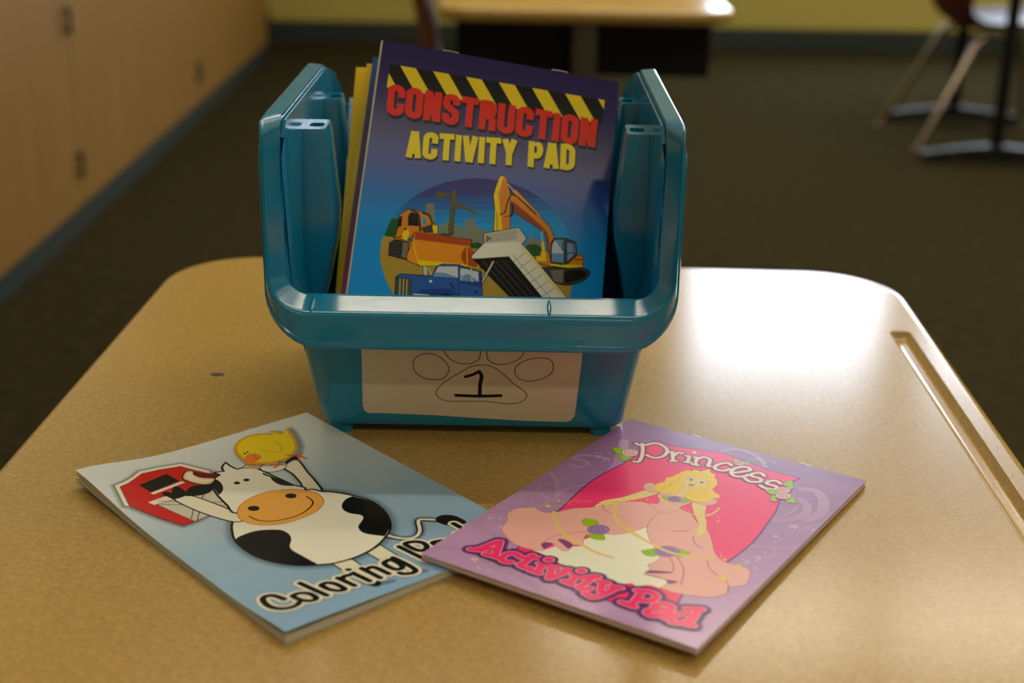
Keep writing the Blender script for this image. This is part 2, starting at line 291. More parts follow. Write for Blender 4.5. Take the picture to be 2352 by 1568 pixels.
# ------------------------------------------------------------------ artwork outlines, in millimetres on each cover (x right, y down)
ART = {
 'barn': [
  ('p',[('shadow',0.1,5),('shadow',0.1,3.75),('shadow',0.1,2.5),('shadow',0.1,1.25)],0,1,[(7.7,23.5),(13.2,22),(18.6,19.1),(25,14.1),(35.7,13.5),(45.9,15.1),(49.1,22.1),(52.7,30.3),(55.4,38),(50.4,54.1),(30.1,70),(21.8,72),(15.4,72.1),(12.5,65.1),(9.8,58.2),(4.4,43.7),(3.1,42.1)]),
  ('p',[('ink',1,0.7),('red',1)],0,1,[(9.1,25.5),(13.8,24.1),(18.7,21.1),(24.8,16.9),(34.2,16.2),(44.3,17.6),(47.2,24.4),(51.3,32.8),(55.1,38.4),(48.4,52.5),(30,69.3),(21.9,71.7),(15.6,71.7),(12.7,64.8),(10,58),(5,42.9)]),
  ('p',[('ink',1,0.5),('cream',1)],0,1,[(7.7,23.5),(13.2,22),(18.6,19.1),(25,14.1),(35.7,13.5),(45.9,15.1),(49.1,22.1),(52.7,30.3),(51.3,32.8),(47.2,24.4),(44.3,17.6),(34.2,16.2),(24.8,16.9),(18.7,21.1),(13.8,24.1),(9.1,25.5),(4.6,43.3),(3.1,42.1)]),
  ('p',[('darkred',1)],1,1,[(46,26.6),(49.2,31.2),(54.4,37.5),(52.4,39),(47.1,35),(44.8,30.6)]),
  ('p',[('ink',1)],0,1,[(17.6,27.9),(34.5,22.3),(35.7,32),(18.9,36.5)]),
  ('p',[('ink',1,0.4),('cream',1)],0,1,[(18.3,37),(36.6,32.9),(37,35.1),(18.9,39)]),
  ('p',[('ink',1,0.4),('cream',1)],0,1,[(13.2,44.4),(23.1,43),(26.1,47.7),(14.3,48)]),
  ('p',[('ink',1,0.4),('paleg',1)],0,1,[(15.8,48.3),(28.7,48.1),(43.7,48.8),(39.9,68.8),(30.1,70),(21.5,71.4)]),
  ('p',[('ink',1,0.4)],0,0,[(17.5,45.6),(26.5,51.9)]),
  ('p',[('ink',1,0.4)],0,0,[(16,48.4),(25.6,55)]),
  ('p',[('ink',1,0.4)],0,0,[(26.8,60.8),(21.2,68.6)]),
  ('p',[('ink',1,0.4)],0,0,[(28.1,63.8),(22.8,71.1)]),
  ('p',[('ink',1,0.4)],0,0,[(36.6,59.9),(40.9,63.2)]),
  ('p',[('ink',1,0.4)],0,0,[(36.4,63.2),(40,66.7)]),
  ('p',[('ink',1,0.4)],0,0,[(38.1,50.4),(35,53.8)]),
 ],
 'cow': [
  ('p',[('shadow',0.11,9),('shadow',0.11,6.75),('shadow',0.11,4.5),('shadow',0.11,2.25)],1,1,[(34.8,82),(30.9,87.5),(26.5,97.1),(25.3,106.3),(25.9,115.7),(29.1,124.5),(34.1,131.8),(40.5,137.1),(47.3,140.9),(57.7,142.2),(67.6,140.4),(76.9,135.8),(83,130.9),(88.2,122.9),(91.5,113),(92,104),(89.1,95),(84.8,87),(80.5,82.2),(76.4,77),(56,80.6),(40.3,76.1)]),
  ('p',[('shadow',0.15,6)],1,0,[(78.1,134.7),(81,141.1),(84.7,144.2),(88.5,144),(92.4,140.7),(96.4,134.5),(98.9,133.2),(103.8,137.9)]),
  ('p',[('shadow',0.15,4.6)],1,0,[(78.1,134.7),(81,141.1),(84.7,144.2),(88.5,144),(92.4,140.7),(96.4,134.5),(98.9,133.2),(103.8,137.9)]),
  ('p',[('ink',1,3)],1,0,[(78.1,134.7),(81,141.1),(84.7,144.2),(88.5,144),(92.4,140.7),(96.4,134.5),(98.9,133.2),(103.8,137.9)]),
  ('p',[('cream',1,1.6)],1,0,[(78.1,134.7),(81,141.1),(84.7,144.2),(88.5,144),(92.4,140.7),(96.4,134.5),(98.9,133.2),(103.8,137.9)]),
  ('p',[('ink',1)],1,1,[(103.5,137.6),(106.1,135.9),(109.5,136.3),(112.5,139.8),(113.2,144.3),(112.6,148.2),(108.8,148.2),(104.7,145.4),(103.1,141.1)]),
  ('p',[('ink',1,1.3)],0,1,[(62.7,143.2),(70.7,141),(70.7,162.3),(63.2,164.5)]),
  ('p',[('cream',1)],0,1,[(62.7,143.2),(70.7,141),(70.7,162.3),(63.2,164.5)]),
  ('p',[('ink',1,1.3)],0,1,[(46.2,141.2),(54.2,143.5),(53.4,164.6),(46,164.2)]),
  ('p',[('cream',1)],0,1,[(46.2,141.2),(54.2,143.5),(53.4,164.6),(46,164.2)]),
  ('p',[('ink',1)],1,1,[(45.6,163.9),(47.2,168.5),(49.5,169.5),(51.6,167.2),(50.5,163.3),(46.9,161.4)]),
  ('p',[('ink',1)],1,1,[(62.1,168.9),(65.7,171),(68,169.1),(67.1,165.4),(62.6,165.2)]),
  ('p',[('shadow',0.3,3)],1,0,[(51.1,168.5),(55.9,169.6)]),
  ('p',[('shadow',0.3,3)],1,0,[(67,170),(71.5,170.9)]),
  ('p',[('shadow',0.11,5),('shadow',0.11,3.33),('shadow',0.11,1.67)],1,1,[(82.4,49.1),(90.9,45.8),(87,61.1),(84.4,71.5),(80.6,82),(76,77.4),(79,68.5),(81.5,58.1)]),
  ('p',[('ink',1,2)],1,1,[(82.4,49.1),(90.9,45.8),(87,61.1),(84.4,71.5),(80.6,82),(76,77.4),(79,68.5),(81.5,58.1)]),
  ('p',[('ink',1)],1,1,[(85.6,44.7),(92.3,41.7),(92.8,45.8),(90.2,46.9),(84.9,48.2)]),
  ('p',[('cream',1)],1,1,[(82.4,49.1),(90.9,45.8),(87,61.1),(84.4,71.5),(80.6,82),(76,77.4),(79,68.5),(81.5,58.1)]),
  ('p',[('ink',1,2.2)],1,1,[(34.8,82),(30.9,87.5),(26.5,97.1),(25.3,106.3),(25.9,115.7),(29.1,124.5),(34.1,131.8),(40.5,137.1),(47.3,140.9),(57.7,142.2),(67.6,140.4),(76.9,135.8),(83,130.9),(88.2,122.9),(91.5,113),(92,104),(89.1,95),(84.8,87),(80.5,82.2),(76.4,77),(56,80.6),(40.3,76.1)]),
  ('p',[('white',1)],1,1,[(34.8,82),(30.9,87.5),(26.5,97.1),(25.3,106.3),(25.9,115.7),(29.1,124.5),(34.1,131.8),(40.5,137.1),(47.3,140.9),(57.7,142.2),(67.6,140.4),(76.9,135.8),(83,130.9),(88.2,122.9),(91.5,113),(92,104),(89.1,95),(84.8,87),(80.5,82.2),(76.4,77),(56,80.6),(40.3,76.1)]),
  ('p',[('ink',1)],1,1,[(26.5,97.1),(32.5,95.4),(38.2,96.2),(43.4,99.5),(46.3,102.9),(46.5,107.8),(44.7,112.2),(40.9,116.8),(39.7,120.8),(40.2,127.6),(40.6,133.5),(40.5,137.1),(34.1,131.8),(29.1,124.5),(25.9,115.7),(25.3,106.3)]),
  ('p',[('ink',1)],1,1,[(89,95.2,1),(84.8,95.8),(80.2,99.3),(77.9,103.8),(78.3,108.4),(80.8,112.6),(80.3,115.6),(77.4,118.1),(73.6,121),(71.9,125.7),(73,129.9),(77.1,135.6,1),(83,130.9),(88.2,122.9),(91.5,113),(92,104)]),
  ('p',[('ink',1,1.6)],1,1,[(24.8,47.5),(30,47.2),(32.9,50.6),(36.5,62),(39.8,77.4),(39.9,82.7),(34.9,82.7),(29.4,70.2),(25.9,56.9)]),
  ('p',[('cream',1)],1,1,[(24.8,47.5),(30,47.2),(32.9,50.6),(36.5,62),(39.8,77.4),(39.9,82.7),(34.9,82.7),(29.4,70.2),(25.9,56.9)]),
  ('p',[('ink',1,1),('black',1)],1,1,[(30.8,46.8),(35.7,41.7),(40.5,41.4),(45.7,45.2),(41.3,49.9),(37,50.4),(33.2,49.1)]),
  ('p',[('ink',1,0.8),('black',1)],1,1,[(22.8,40.5),(24.7,39.6),(26.6,42.1),(29.6,37.8),(31.5,36.9),(32.2,40.8),(32,44.1),(31,46.9),(24.8,47.5),(23.7,44.9)]),
  ('p',[('ink',1,2.2)],1,1,[(46.4,41.3,1),(54.7,37.5,1),(53.8,34.2,1),(57.9,35.6,1),(59.4,31.3),(62.9,27.8,1),(62.5,31.7),(63.5,37.3),(67.3,37.7),(70.4,40.7),(71.7,48.4),(72.9,58.1),(74.2,68.3),(75.7,75.7),(57.2,78.7),(40.2,76.3),(40.9,66.8),(42.7,55.4)]),
  ('p',[('white',1)],1,1,[(46.4,41.3,1),(54.7,37.5,1),(53.8,34.2,1),(57.9,35.6,1),(59.4,31.3),(62.9,27.8,1),(62.5,31.7),(63.5,37.3),(67.3,37.7),(70.4,40.7),(71.7,48.4),(72.9,58.1),(74.2,68.3),(75.7,75.7),(57.2,78.7),(40.2,76.3),(40.9,66.8),(42.7,55.4)]),
  ('p',[('ink',1)],1,1,[(46.2,41.1,1),(49.5,39.5),(50.3,43.5),(48.5,49.6),(45.4,53.8),(42.9,55.2,1)]),
  ('p',[('ink',1)],1,1,[(70.9,47.8),(71.5,50.7),(72.9,58.1),(74.6,68.7),(71.3,66.2),(69.9,62.8),(69.9,57.9),(70.9,54.1),(70,50.2)]),
  ('p',[('ink',1)],1,1,[(56.9,50.7),(56.4,51.2),(55.8,51.4),(55.2,51.3),(54.7,50.9),(54.4,50.3),(54.4,49.5),(54.6,48.9),(55.1,48.4),(55.7,48.2),(56.3,48.3),(56.8,48.7),(57.1,49.4),(57.1,50.1)]),
  ('p',[('ink',1)],1,1,[(62,50.8),(61.5,51.2),(60.9,51.4),(60.3,51.3),(59.8,50.9),(59.5,50.3),(59.4,49.5),(59.7,48.9),(60.1,48.4),(60.7,48.2),(61.4,48.3),(61.9,48.7),(62.2,49.4),(62.2,50.1)]),
  ('p',[('ink',1,0.8),('peach',1)],1,1,[(67,37.6),(70.9,35),(75.6,39.2),(72.4,43),(69.6,39.9)]),
  ('p',[('ink',1,0.7),('white',1)],1,1,[(72.8,42.7),(77.9,40.5),(83.7,43.2),(84.7,46.7),(81.3,50.3),(76.6,50.4),(73,48.3)]),
  ('p',[('ink',1,1.3)],1,1,[(38.6,30.6),(41.5,26.5),(44.4,24.7),(46,26.6,1),(44.5,29.8),(45.5,34.6),(49.8,39.3),(46,42.8),(42.7,41.5),(40.2,37.8),(38.9,34)]),
  ('p',[('peach',1)],1,1,[(38.6,30.6),(41.5,26.5),(44.4,24.7),(46,26.6,1),(44.5,29.8),(45.5,34.6),(49.8,39.3),(46,42.8),(42.7,41.5),(40.2,37.8),(38.9,34)]),
  ('p',[('cream',1)],1,1,[(40.2,30.1),(43,26.7),(44.9,27.4),(43.5,30.9),(45.1,36.3),(48,39.4),(45.4,40.9),(42.1,38.5),(40.1,33.8)]),
  ('p',[('brown',1,0.6),('muzzle',1)],1,1,[(39.9,76.5),(44.8,70.7),(52.8,67.1),(61.3,66.7),(69,69.8),(74.7,74.8),(77.8,81.2),(77.3,88.1),(74.3,92.9),(67.5,97.2),(59,98.5),(50.7,97.8),(43.8,94.4),(39.2,89),(37.8,83.1)]),
  ('p',[('ink',1)],1,1,[(49.9,78.6),(49.1,79.4),(48.1,79.7),(47,79.4),(46.1,78.7),(45.5,77.6),(45.4,76.4),(45.8,75.3),(46.6,74.5),(47.6,74.2),(48.7,74.5),(49.6,75.2),(50.2,76.3),(50.3,77.5)]),
  ('p',[('ink',1)],1,1,[(69.6,78.7),(68.8,79.4),(67.8,79.7),(66.7,79.4),(65.8,78.7),(65.3,77.6),(65.2,76.4),(65.6,75.3),(66.4,74.6),(67.4,74.3),(68.5,74.6),(69.4,75.3),(70,76.4),(70,77.6)]),
  ('p',[('ink',1,0.7)],1,0,[(42.3,82.2),(43.3,88),(47.3,92.5),(53.8,94.9),(61.4,94.9),(69.1,91.4),(72.2,87.6),(72.8,82.2)]),
 ],
 'chick': [
  ('p',[('shadow',0.09,6),('shadow',0.09,4.8),('shadow',0.09,3.6),('shadow',0.09,2.4),('shadow',0.09,1.2)],1,1,[(75.3,18.8),(79.9,13.2),(86,9.5),(91.7,9.5),(96.7,11.9),(100.1,15.3),(101,11.3),(102.7,13.9),(103.1,16.7),(105.8,16.1),(109,13.7),(107.6,18.5),(104.4,27.3),(100,35.7),(94.5,41.3),(88.8,44.1),(82.3,44.4),(76.7,41.4),(71.8,37.4),(71.8,32.5),(72.9,25.2)]),
  ('p',[('gold',1,0.6),('gold',1)],1,1,[(74.8,16.6),(79.3,11),(85.4,7.3),(91.2,7.3),(96.2,9.6),(99.5,13.1),(100.5,9,1),(102.1,11.6),(102.6,14.5),(105.3,13.9),(108.5,11.5,1),(107.1,16.2),(103.9,25.1),(99.4,33.6),(93.9,39.2),(88.3,42),(81.8,42.3),(76.2,39.4),(71.3,35.3),(71.2,30.4),(72.3,23)]),
  ('p',[('yellow',1)],1,1,[(75.7,17.1),(79.9,12),(85.4,8.8),(90.7,8.9),(95.4,11.1),(98.5,14.3),(99.3,10.7),(100.8,13),(101.3,15.7),(103.7,15.1),(106.7,13),(105.4,17.3),(102.6,25.3),(98.7,33),(93.7,38),(88.5,40.5),(82.5,40.7),(77.3,37.9),(72.7,34.1),(72.6,29.6),(73.6,22.9)]),
  ('p',[('dorange',1,0.5),('orange',1)],1,1,[(72.8,29.3),(76.2,26.3),(79.3,27.4),(80.1,31.1),(78.4,33.8),(75.4,34.6),(70.9,35.9),(71,32.7)]),
  ('p',[('dorange',1,0.5)],1,0,[(78.3,28),(77.3,32.1),(75.2,34.5)]),
  ('p',[('ink',1)],1,1,[(76.2,24.4),(75.8,24.7),(75.3,24.7),(75.2,24.2),(75.3,23.7),(75.8,23.3),(76.2,23.3),(76.3,23.8)]),
  ('p',[('ink',1)],1,1,[(78,23.9),(77.6,24.3),(77.2,24.2),(77,23.8),(77.2,23.2),(77.6,22.8),(78,22.9),(78.2,23.3)]),
  ('p',[('gold',1,0.6)],1,0,[(84.1,23.8),(85.4,28.8),(89.2,32.8),(92.5,31.3),(94.3,26.8),(95.1,20)]),
  ('p',[('dorange',1,1)],0,0,[(90.5,38.1),(94.8,42.8)]),
  ('p',[('dorange',1,1)],0,0,[(94.8,42.8),(97.6,41.4)]),
  ('p',[('dorange',1,1)],0,0,[(94.8,42.8),(95.7,47.7)]),
  ('p',[('dorange',1,1)],0,0,[(94.6,43.1),(91.5,47.2)]),
  ('p',[('dorange',1,1)],0,0,[(83.8,42.1),(81.6,45.5)]),
  ('p',[('dorange',1,1)],0,0,[(81.8,45.3),(83.9,47.3)]),
  ('p',[('dorange',1,1)],0,0,[(81.8,45.3),(78,43.3)]),
  ('p',[('dorange',1,1)],0,0,[(81.8,45.3),(77.9,46.9)]),
 ],
 'colort': [
  ('L',[('shadow',0.15,6.4),('cream',1,5.3),('ink',1,2.6)],1,[(0,[(14.3,153.5),(13.6,149.7),(12.4,147.2),(9.8,146.3),(7.9,148.1),(6.8,152.5),(7.3,156.7),(9.2,159.7),(12.2,161.4),(15.4,161.2),(17.1,160)]),(1,[(18.6,153.2),(21.6,153.4),(24.1,156.1),(24.4,160.3),(23.1,162.5),(20.5,161.7),(18.7,158.5),(18.2,155.1)]),(0,[(26.5,146.2),(28.4,162.6)]),(1,[(32,153.4),(34.9,153.5),(36.7,156.4),(37.1,161.3),(36.4,163.2),(34,162.2),(32.2,159),(31.8,155.7)]),(0,[(40.5,152.8),(41.6,163)]),(0,[(40.9,155.1),(43.2,153.4),(45.3,154)]),(0,[(47.5,152.7),(48.6,163.7)]),(0,[(52.7,152.4),(53.5,164.3)]),(0,[(53.8,154.4),(56.5,154.3),(57.6,157.1),(58.3,163.6)]),(1,[(62.7,154.6),(66.3,154.3),(67,159.2),(65.8,163),(62.8,162.4),(61.9,158)]),(0,[(68.1,153.4),(68.9,160.8),(68.8,167.7),(66.4,169.3),(63,167.7),(62.1,165.9)]),(0,[(76.1,147.1),(77.5,163.3)]),(1,[(79.6,146.8),(83.8,147.7),(86,151.1),(85.1,154.9),(81.8,156.4),(79.8,153.6)]),(1,[(89.2,153.8),(92.2,154),(94.5,155.6),(94.6,160.9),(92.3,162.2),(89.7,159.4)]),(0,[(95.9,155.5),(95.3,166.6)]),(0,[(107.4,145.6),(107.7,166.7)]),(1,[(102,154),(105.2,154),(107.5,157.2),(107.1,162.2),(104.4,163.2),(101.7,159.7)])]),
  ('p',[('cream',1,5)],1,0,[(47.6,150),(48.3,149.8)]),
  ('p',[('ink',1)],1,1,[(49,150.8),(48.6,151.1),(48.1,151.2),(47.5,151),(47,150.6),(46.7,150.1),(46.6,149.5),(46.8,148.9),(47.2,148.6),(47.8,148.5),(48.4,148.7),(48.9,149.1),(49.2,149.7),(49.2,150.3)]),
 ],
 'hazard': [
  ('p',[('black',1)],0,1,[(5.4,13.7),(123.8,12.7),(123.4,27.5),(5.3,27.7)]),
  ('p',[('hyellow',1)],0,1,[(5.4,19.2),(11.2,27.7),(5.3,27.7)]),
  ('p',[('hyellow',1)],0,1,[(10.9,13.6),(19.3,13.5),(29.1,27.7),(20.6,27.7)]),
  ('p',[('hyellow',1)],0,1,[(28.7,13.5),(37.3,13.4),(47,27.6),(38.5,27.6)]),
  ('p',[('hyellow',1)],0,1,[(46.7,13.3),(55.3,13.3),(65.1,27.6),(56.5,27.6)]),
  ('p',[('hyellow',1)],0,1,[(64.8,13.2),(73.5,13.1),(83.3,27.6),(74.6,27.6)]),
  ('p',[('hyellow',1)],0,1,[(83.1,13),(91.8,13),(101.7,27.5),(92.9,27.6)]),
  ('p',[('hyellow',1)],0,1,[(101.5,12.9),(110.2,12.8),(120.1,27.5),(111.3,27.5)]),
  ('p',[('hyellow',1)],0,1,[(123.7,18.3),(120,12.7),(123.8,12.7)]),
 ],
 'title1': [
  ('L',[('black',1,4.17,0.7,1.6),('tred',1,3.8)],0,[(0,[(13.7,32.6),(13.6,29.4),(13.6,29.4),(13.4,28.6),(13,28),(12.4,27.5),(11.6,27.2),(10.8,27),(9.9,27.2),(9.2,27.5),(8.6,28),(8.2,28.7),(8.1,29.4),(8.6,39.4),(8.7,40.1),(9.1,40.7),(9.8,41.2),(10.5,41.6),(11.4,41.7),(12.2,41.6),(12.9,41.2),(13.5,40.7),(13.9,40.1),(14,39.3),(14,39.3),(13.8,36.1)]),(1,[(18,29.4),(18.1,28.6),(18.5,28),(19.1,27.5),(19.8,27.1),(20.7,27),(21.5,27.1),(22.3,27.5),(22.9,28),(23.3,28.6),(23.5,29.3),(23.8,39.3),(23.7,40),(23.4,40.6),(22.8,41.1),(22,41.5),(21.2,41.6),(20.4,41.5),(19.6,41.2),(19,40.7),(18.6,40),(18.4,39.3),(18.4,39.3),(18,29.4)]),(0,[(28.4,43.1),(27.8,25.4)]),(0,[(33.8,43.1),(33.3,25.4)]),(0,[(28.4,26.3),(33.3,42.2)]),(0,[(43.4,31.4),(43.4,29.3),(43.4,29.3),(43.2,28.6),(42.8,27.9),(42.2,27.4),(41.4,27.1),(40.6,27),(39.7,27.1),(39,27.4),(38.4,27.9),(38,28.6),(37.9,29.3),(37.9,31.1),(38.7,32.8),(42.8,35.5),(43.6,37),(43.6,39.1),(43.5,39.8),(43.2,40.5),(42.6,41),(41.8,41.3),(41,41.4),(40.1,41.3),(39.4,41),(38.7,40.5),(38.3,39.9),(38.2,39.2),(38.1,37.1)]),(0,[(51,42.9),(50.6,25.4)]),(0,[(46,27),(55.2,27)]),(0,[(58.2,42.9),(57.8,25.4)]),(0,[(57.9,27),(61.6,27),(61.2,27),(61.9,27.1),(62.5,27.7),(63,28.5),(63.4,29.5),(63.5,30.6),(63.4,31.8),(63.1,32.8),(62.6,33.6),(62,34.1),(61.3,34.3),(58,34.3)]),(0,[(62.3,35),(63.6,36.7),(63.7,42.8)]),(0,[(67.9,25.4),(68.1,39),(68.1,39),(68.3,39.7),(68.7,40.3),(69.3,40.8),(70.1,41.1),(70.9,41.2),(71.8,41.1),(72.5,40.8),(73.1,40.3),(73.5,39.6),(73.7,38.9),(73.7,38.9),(73.5,25.4)]),(0,[(83.7,32.3),(83.7,29.2),(83.7,29.2),(83.5,28.5),(83.1,27.9),(82.5,27.4),(81.7,27),(80.9,26.9),(80,27),(79.2,27.4),(78.6,27.9),(78.2,28.5),(78.1,29.2),(78.2,38.9),(78.3,39.6),(78.7,40.2),(79.4,40.7),(80.1,41),(81,41.1),(81.8,41),(82.6,40.7),(83.2,40.2),(83.6,39.5),(83.7,38.9),(83.7,38.9),(83.7,35.8)]),(0,[(91.1,42.6),(91,25.4)]),(0,[(86.4,26.9),(95.7,26.9)]),(0,[(98.4,42.5),(98.4,25.4)]),(1,[(103,29.1),(103.2,28.4),(103.6,27.8),(104.2,27.3),(105,27),(105.8,26.9),(106.7,27),(107.5,27.3),(108.1,27.8),(108.5,28.4),(108.7,29.1),(108.6,38.7),(108.5,39.4),(108.1,40),(107.4,40.5),(106.7,40.8),(105.8,40.9),(104.9,40.8),(104.1,40.5),(103.5,40),(103.1,39.4),(103,38.7),(103,38.7),(103,29.1)]),(0,[(113.2,42.4),(113.3,25.3)]),(0,[(118.8,42.3),(119,25.3)]),(0,[(113.8,26.2),(118.2,41.5)])]),
  ('L',[('black',1,3.58,0.5,1.1),('tyellow',1,3.27)],0,[(0,[(21.6,66.4),(22.9,50.7)]),(0,[(26.5,65.9),(23.8,50.6)]),(0,[(22.3,62.3),(25.6,62)]),(0,[(34.5,55.9),(34.4,53.1),(34.4,53.1),(34.2,52.5),(33.9,51.9),(33.3,51.5),(32.7,51.3),(31.9,51.3),(31.2,51.5),(30.6,51.8),(30.1,52.3),(29.8,52.9),(29.7,53.5),(30.1,62.2),(30.2,62.8),(30.6,63.3),(31.1,63.7),(31.8,63.9),(32.5,63.9),(33.2,63.8),(33.8,63.4),(34.3,62.9),(34.7,62.3),(34.7,61.7),(34.7,61.7),(34.6,59)]),(0,[(41.1,64.5),(40.4,49.1)]),(0,[(36.5,50.9),(44.4,50.1)]),(0,[(47.3,63.9),(46.6,48.5)]),(0,[(50.3,48.2),(53.2,63.3)]),(0,[(55.4,47.7),(53.8,63.3)]),(0,[(59.8,62.7),(59.1,47.4)]),(0,[(66,62.1),(65.3,46.8)]),(0,[(61.4,48.6),(69.4,47.8)]),(0,[(71.4,46.3),(74.4,54.4)]),(0,[(76.5,45.8),(74.4,54.4)]),(0,[(74.7,61.2),(74.3,53.6)]),(0,[(86.5,60.1),(85.8,44.9)]),(0,[(85.9,46.3),(89.1,46),(88.8,46),(89.4,46.2),(89.9,46.6),(90.4,47.3),(90.7,48.3),(90.9,49.4),(90.8,50.4),(90.6,51.4),(90.2,52.2),(89.7,52.8),(89.1,53),(86.2,53.3)]),(0,[(95.1,59.2),(96.5,44)]),(0,[(100.3,58.7),(97.5,43.9)]),(0,[(95.9,55.2),(99.3,54.9)]),(0,[(104.1,58.4),(103.3,43.3)]),(0,[(103.4,44.7),(105.3,44.5),(105.3,44.5),(105.8,44.5),(106.3,44.6),(106.7,44.7),(107.1,44.9),(107.4,45.2),(107.8,45.5),(108,45.8),(108.2,46.2),(108.3,46.7),(108.4,47.1),(108.7,53.7),(108.7,53.7),(108.7,54.2),(108.6,54.6),(108.5,55),(108.2,55.4),(108,55.8),(107.6,56.1),(107.2,56.4),(106.8,56.6),(106.4,56.8),(105.9,56.8),(104,57)])]),
 ],
 'scene': [
  ('p',[('sky0',1)],0,1,[(113.3,106.7),(113.4,111.3),(112.9,115.9),(111.9,120.4),(110.3,124.9),(108.3,129.3),(105.7,133.4),(102.7,137.4),(99.3,141.1),(95.4,144.5),(91.3,147.6),(86.8,150.3),(82.2,152.6),(77.3,154.5),(72.3,156),(67.2,157),(62,157.6),(56.9,157.7),(51.9,157.4),(47,156.6),(42.2,155.4),(37.7,153.7),(33.5,151.6),(29.5,149.2),(26,146.3),(22.8,143.2),(20,139.7),(17.7,135.9),(15.9,132),(14.6,127.8),(13.8,123.5),(13.5,119),(13.7,114.5),(14.5,110),(15.9,105.6),(17.7,101.2),(20,96.9),(22.9,92.9),(26.2,89),(29.9,85.5),(33.9,82.2),(38.4,79.3),(43.1,76.8),(48,74.7),(53.2,73),(58.4,71.8),(63.7,71.1),(69.1,70.9),(74.3,71.2),(79.5,71.9),(84.5,73.2),(89.2,74.9),(93.6,77.1),(97.7,79.7),(101.4,82.7),(104.7,86),(107.4,89.7),(109.7,93.7),(111.5,97.8),(112.7,102.2)]),
  ('p',[('sky1',1)],0,1,[(113.3,106.7),(113.4,111.3),(112.9,115.9),(111.9,120.4),(110.3,124.9),(108.3,129.3),(105.7,133.4),(102.7,137.4),(99.3,141.1),(95.4,144.5),(91.3,147.6),(86.8,150.3),(82.2,152.6),(77.3,154.5),(72.3,156),(67.2,157),(62,157.6),(56.9,157.7),(51.9,157.4),(47,156.6),(42.2,155.4),(37.7,153.7),(33.5,151.6),(29.5,149.2),(26,146.3),(22.8,143.2),(20,139.7),(17.7,135.9),(15.9,132),(14.6,127.8),(13.8,123.5),(13.5,119),(13.7,114.5),(14.5,110),(15.9,105.6),(17.7,101.2),(20,96.9),(22.9,92.9),(26.2,89),(29.9,85.5),(33.9,82.2),(38.4,79.3),(79.5,71.9),(84.5,73.2),(89.2,74.9),(93.6,77.1),(97.7,79.7),(101.4,82.7),(104.7,86),(107.4,89.7),(109.7,93.7),(111.5,97.8),(112.7,102.2)]),
  ('p',[('sky2',1)],0,1,[(113.3,106.7),(113.4,111.3),(112.9,115.9),(111.9,120.4),(110.3,124.9),(108.3,129.3),(105.7,133.4),(102.7,137.4),(99.3,141.1),(95.4,144.5),(91.3,147.6),(86.8,150.3),(82.2,152.6),(77.3,154.5),(72.3,156),(67.2,157),(62,157.6),(56.9,157.7),(51.9,157.4),(47,156.6),(42.2,155.4),(37.7,153.7),(33.5,151.6),(29.5,149.2),(26,146.3),(22.8,143.2),(20,139.7),(17.7,135.9),(15.9,132),(14.6,127.8),(13.8,123.5),(13.5,119),(13.7,114.5),(14.5,110),(15.9,105.6),(17.7,101.2),(20,96.9),(22.9,92.9),(26.2,89),(29.9,85.5),(89.2,74.9),(93.6,77.1),(97.7,79.7),(101.4,82.7),(104.7,86),(107.4,89.7),(109.7,93.7),(111.5,97.8),(112.7,102.2)]),
  ('p',[('sky3',1)],0,1,[(113.3,106.7),(113.4,111.3),(112.9,115.9),(111.9,120.4),(110.3,124.9),(108.3,129.3),(105.7,133.4),(102.7,137.4),(99.3,141.1),(95.4,144.5),(91.3,147.6),(86.8,150.3),(82.2,152.6),(77.3,154.5),(72.3,156),(67.2,157),(62,157.6),(56.9,157.7),(51.9,157.4),(47,156.6),(42.2,155.4),(37.7,153.7),(33.5,151.6),(29.5,149.2),(26,146.3),(22.8,143.2),(20,139.7),(17.7,135.9),(15.9,132),(14.6,127.8),(13.8,123.5),(13.5,119),(13.7,114.5),(14.5,110),(15.9,105.6),(17.7,101.2),(20,96.9),(22.9,92.9),(26.2,89),(93.6,77.1),(97.7,79.7),(101.4,82.7),(104.7,86),(107.4,89.7),(109.7,93.7),(111.5,97.8),(112.7,102.2)]),
  ('p',[('sky4',1)],0,1,[(113.3,106.7),(113.4,111.3),(112.9,115.9),(111.9,120.4),(110.3,124.9),(108.3,129.3),(105.7,133.4),(102.7,137.4),(99.3,141.1),(95.4,144.5),(91.3,147.6),(86.8,150.3),(82.2,152.6),(77.3,154.5),(72.3,156),(67.2,157),(62,157.6),(56.9,157.7),(51.9,157.4),(47,156.6),(42.2,155.4),(37.7,153.7),(33.5,151.6),(29.5,149.2),(26,146.3),(22.8,143.2),(20,139.7),(17.7,135.9),(15.9,132),(14.6,127.8),(13.8,123.5),(13.5,119),(13.7,114.5),(14.5,110),(15.9,105.6),(17.7,101.2),(20,96.9),(22.9,92.9),(26.2,89),(93.6,77.1),(97.7,79.7),(101.4,82.7),(104.7,86),(107.4,89.7),(109.7,93.7),(111.5,97.8),(112.7,102.2)]),
  ('p',[('sky5',1)],0,1,[(113.3,106.7),(113.4,111.3),(112.9,115.9),(111.9,120.4),(110.3,124.9),(108.3,129.3),(105.7,133.4),(102.7,137.4),(99.3,141.1),(95.4,144.5),(91.3,147.6),(86.8,150.3),(82.2,152.6),(77.3,154.5),(72.3,156),(67.2,157),(62,157.6),(56.9,157.7),(51.9,157.4),(47,156.6),(42.2,155.4),(37.7,153.7),(33.5,151.6),(29.5,149.2),(26,146.3),(22.8,143.2),(20,139.7),(17.7,135.9),(15.9,132),(14.6,127.8),(13.8,123.5),(13.5,119),(13.7,114.5),(14.5,110),(15.9,105.6),(17.7,101.2),(20,96.9),(22.9,92.9),(97.7,79.7),(101.4,82.7),(104.7,86),(107.4,89.7),(109.7,93.7),(111.5,97.8),(112.7,102.2)]),
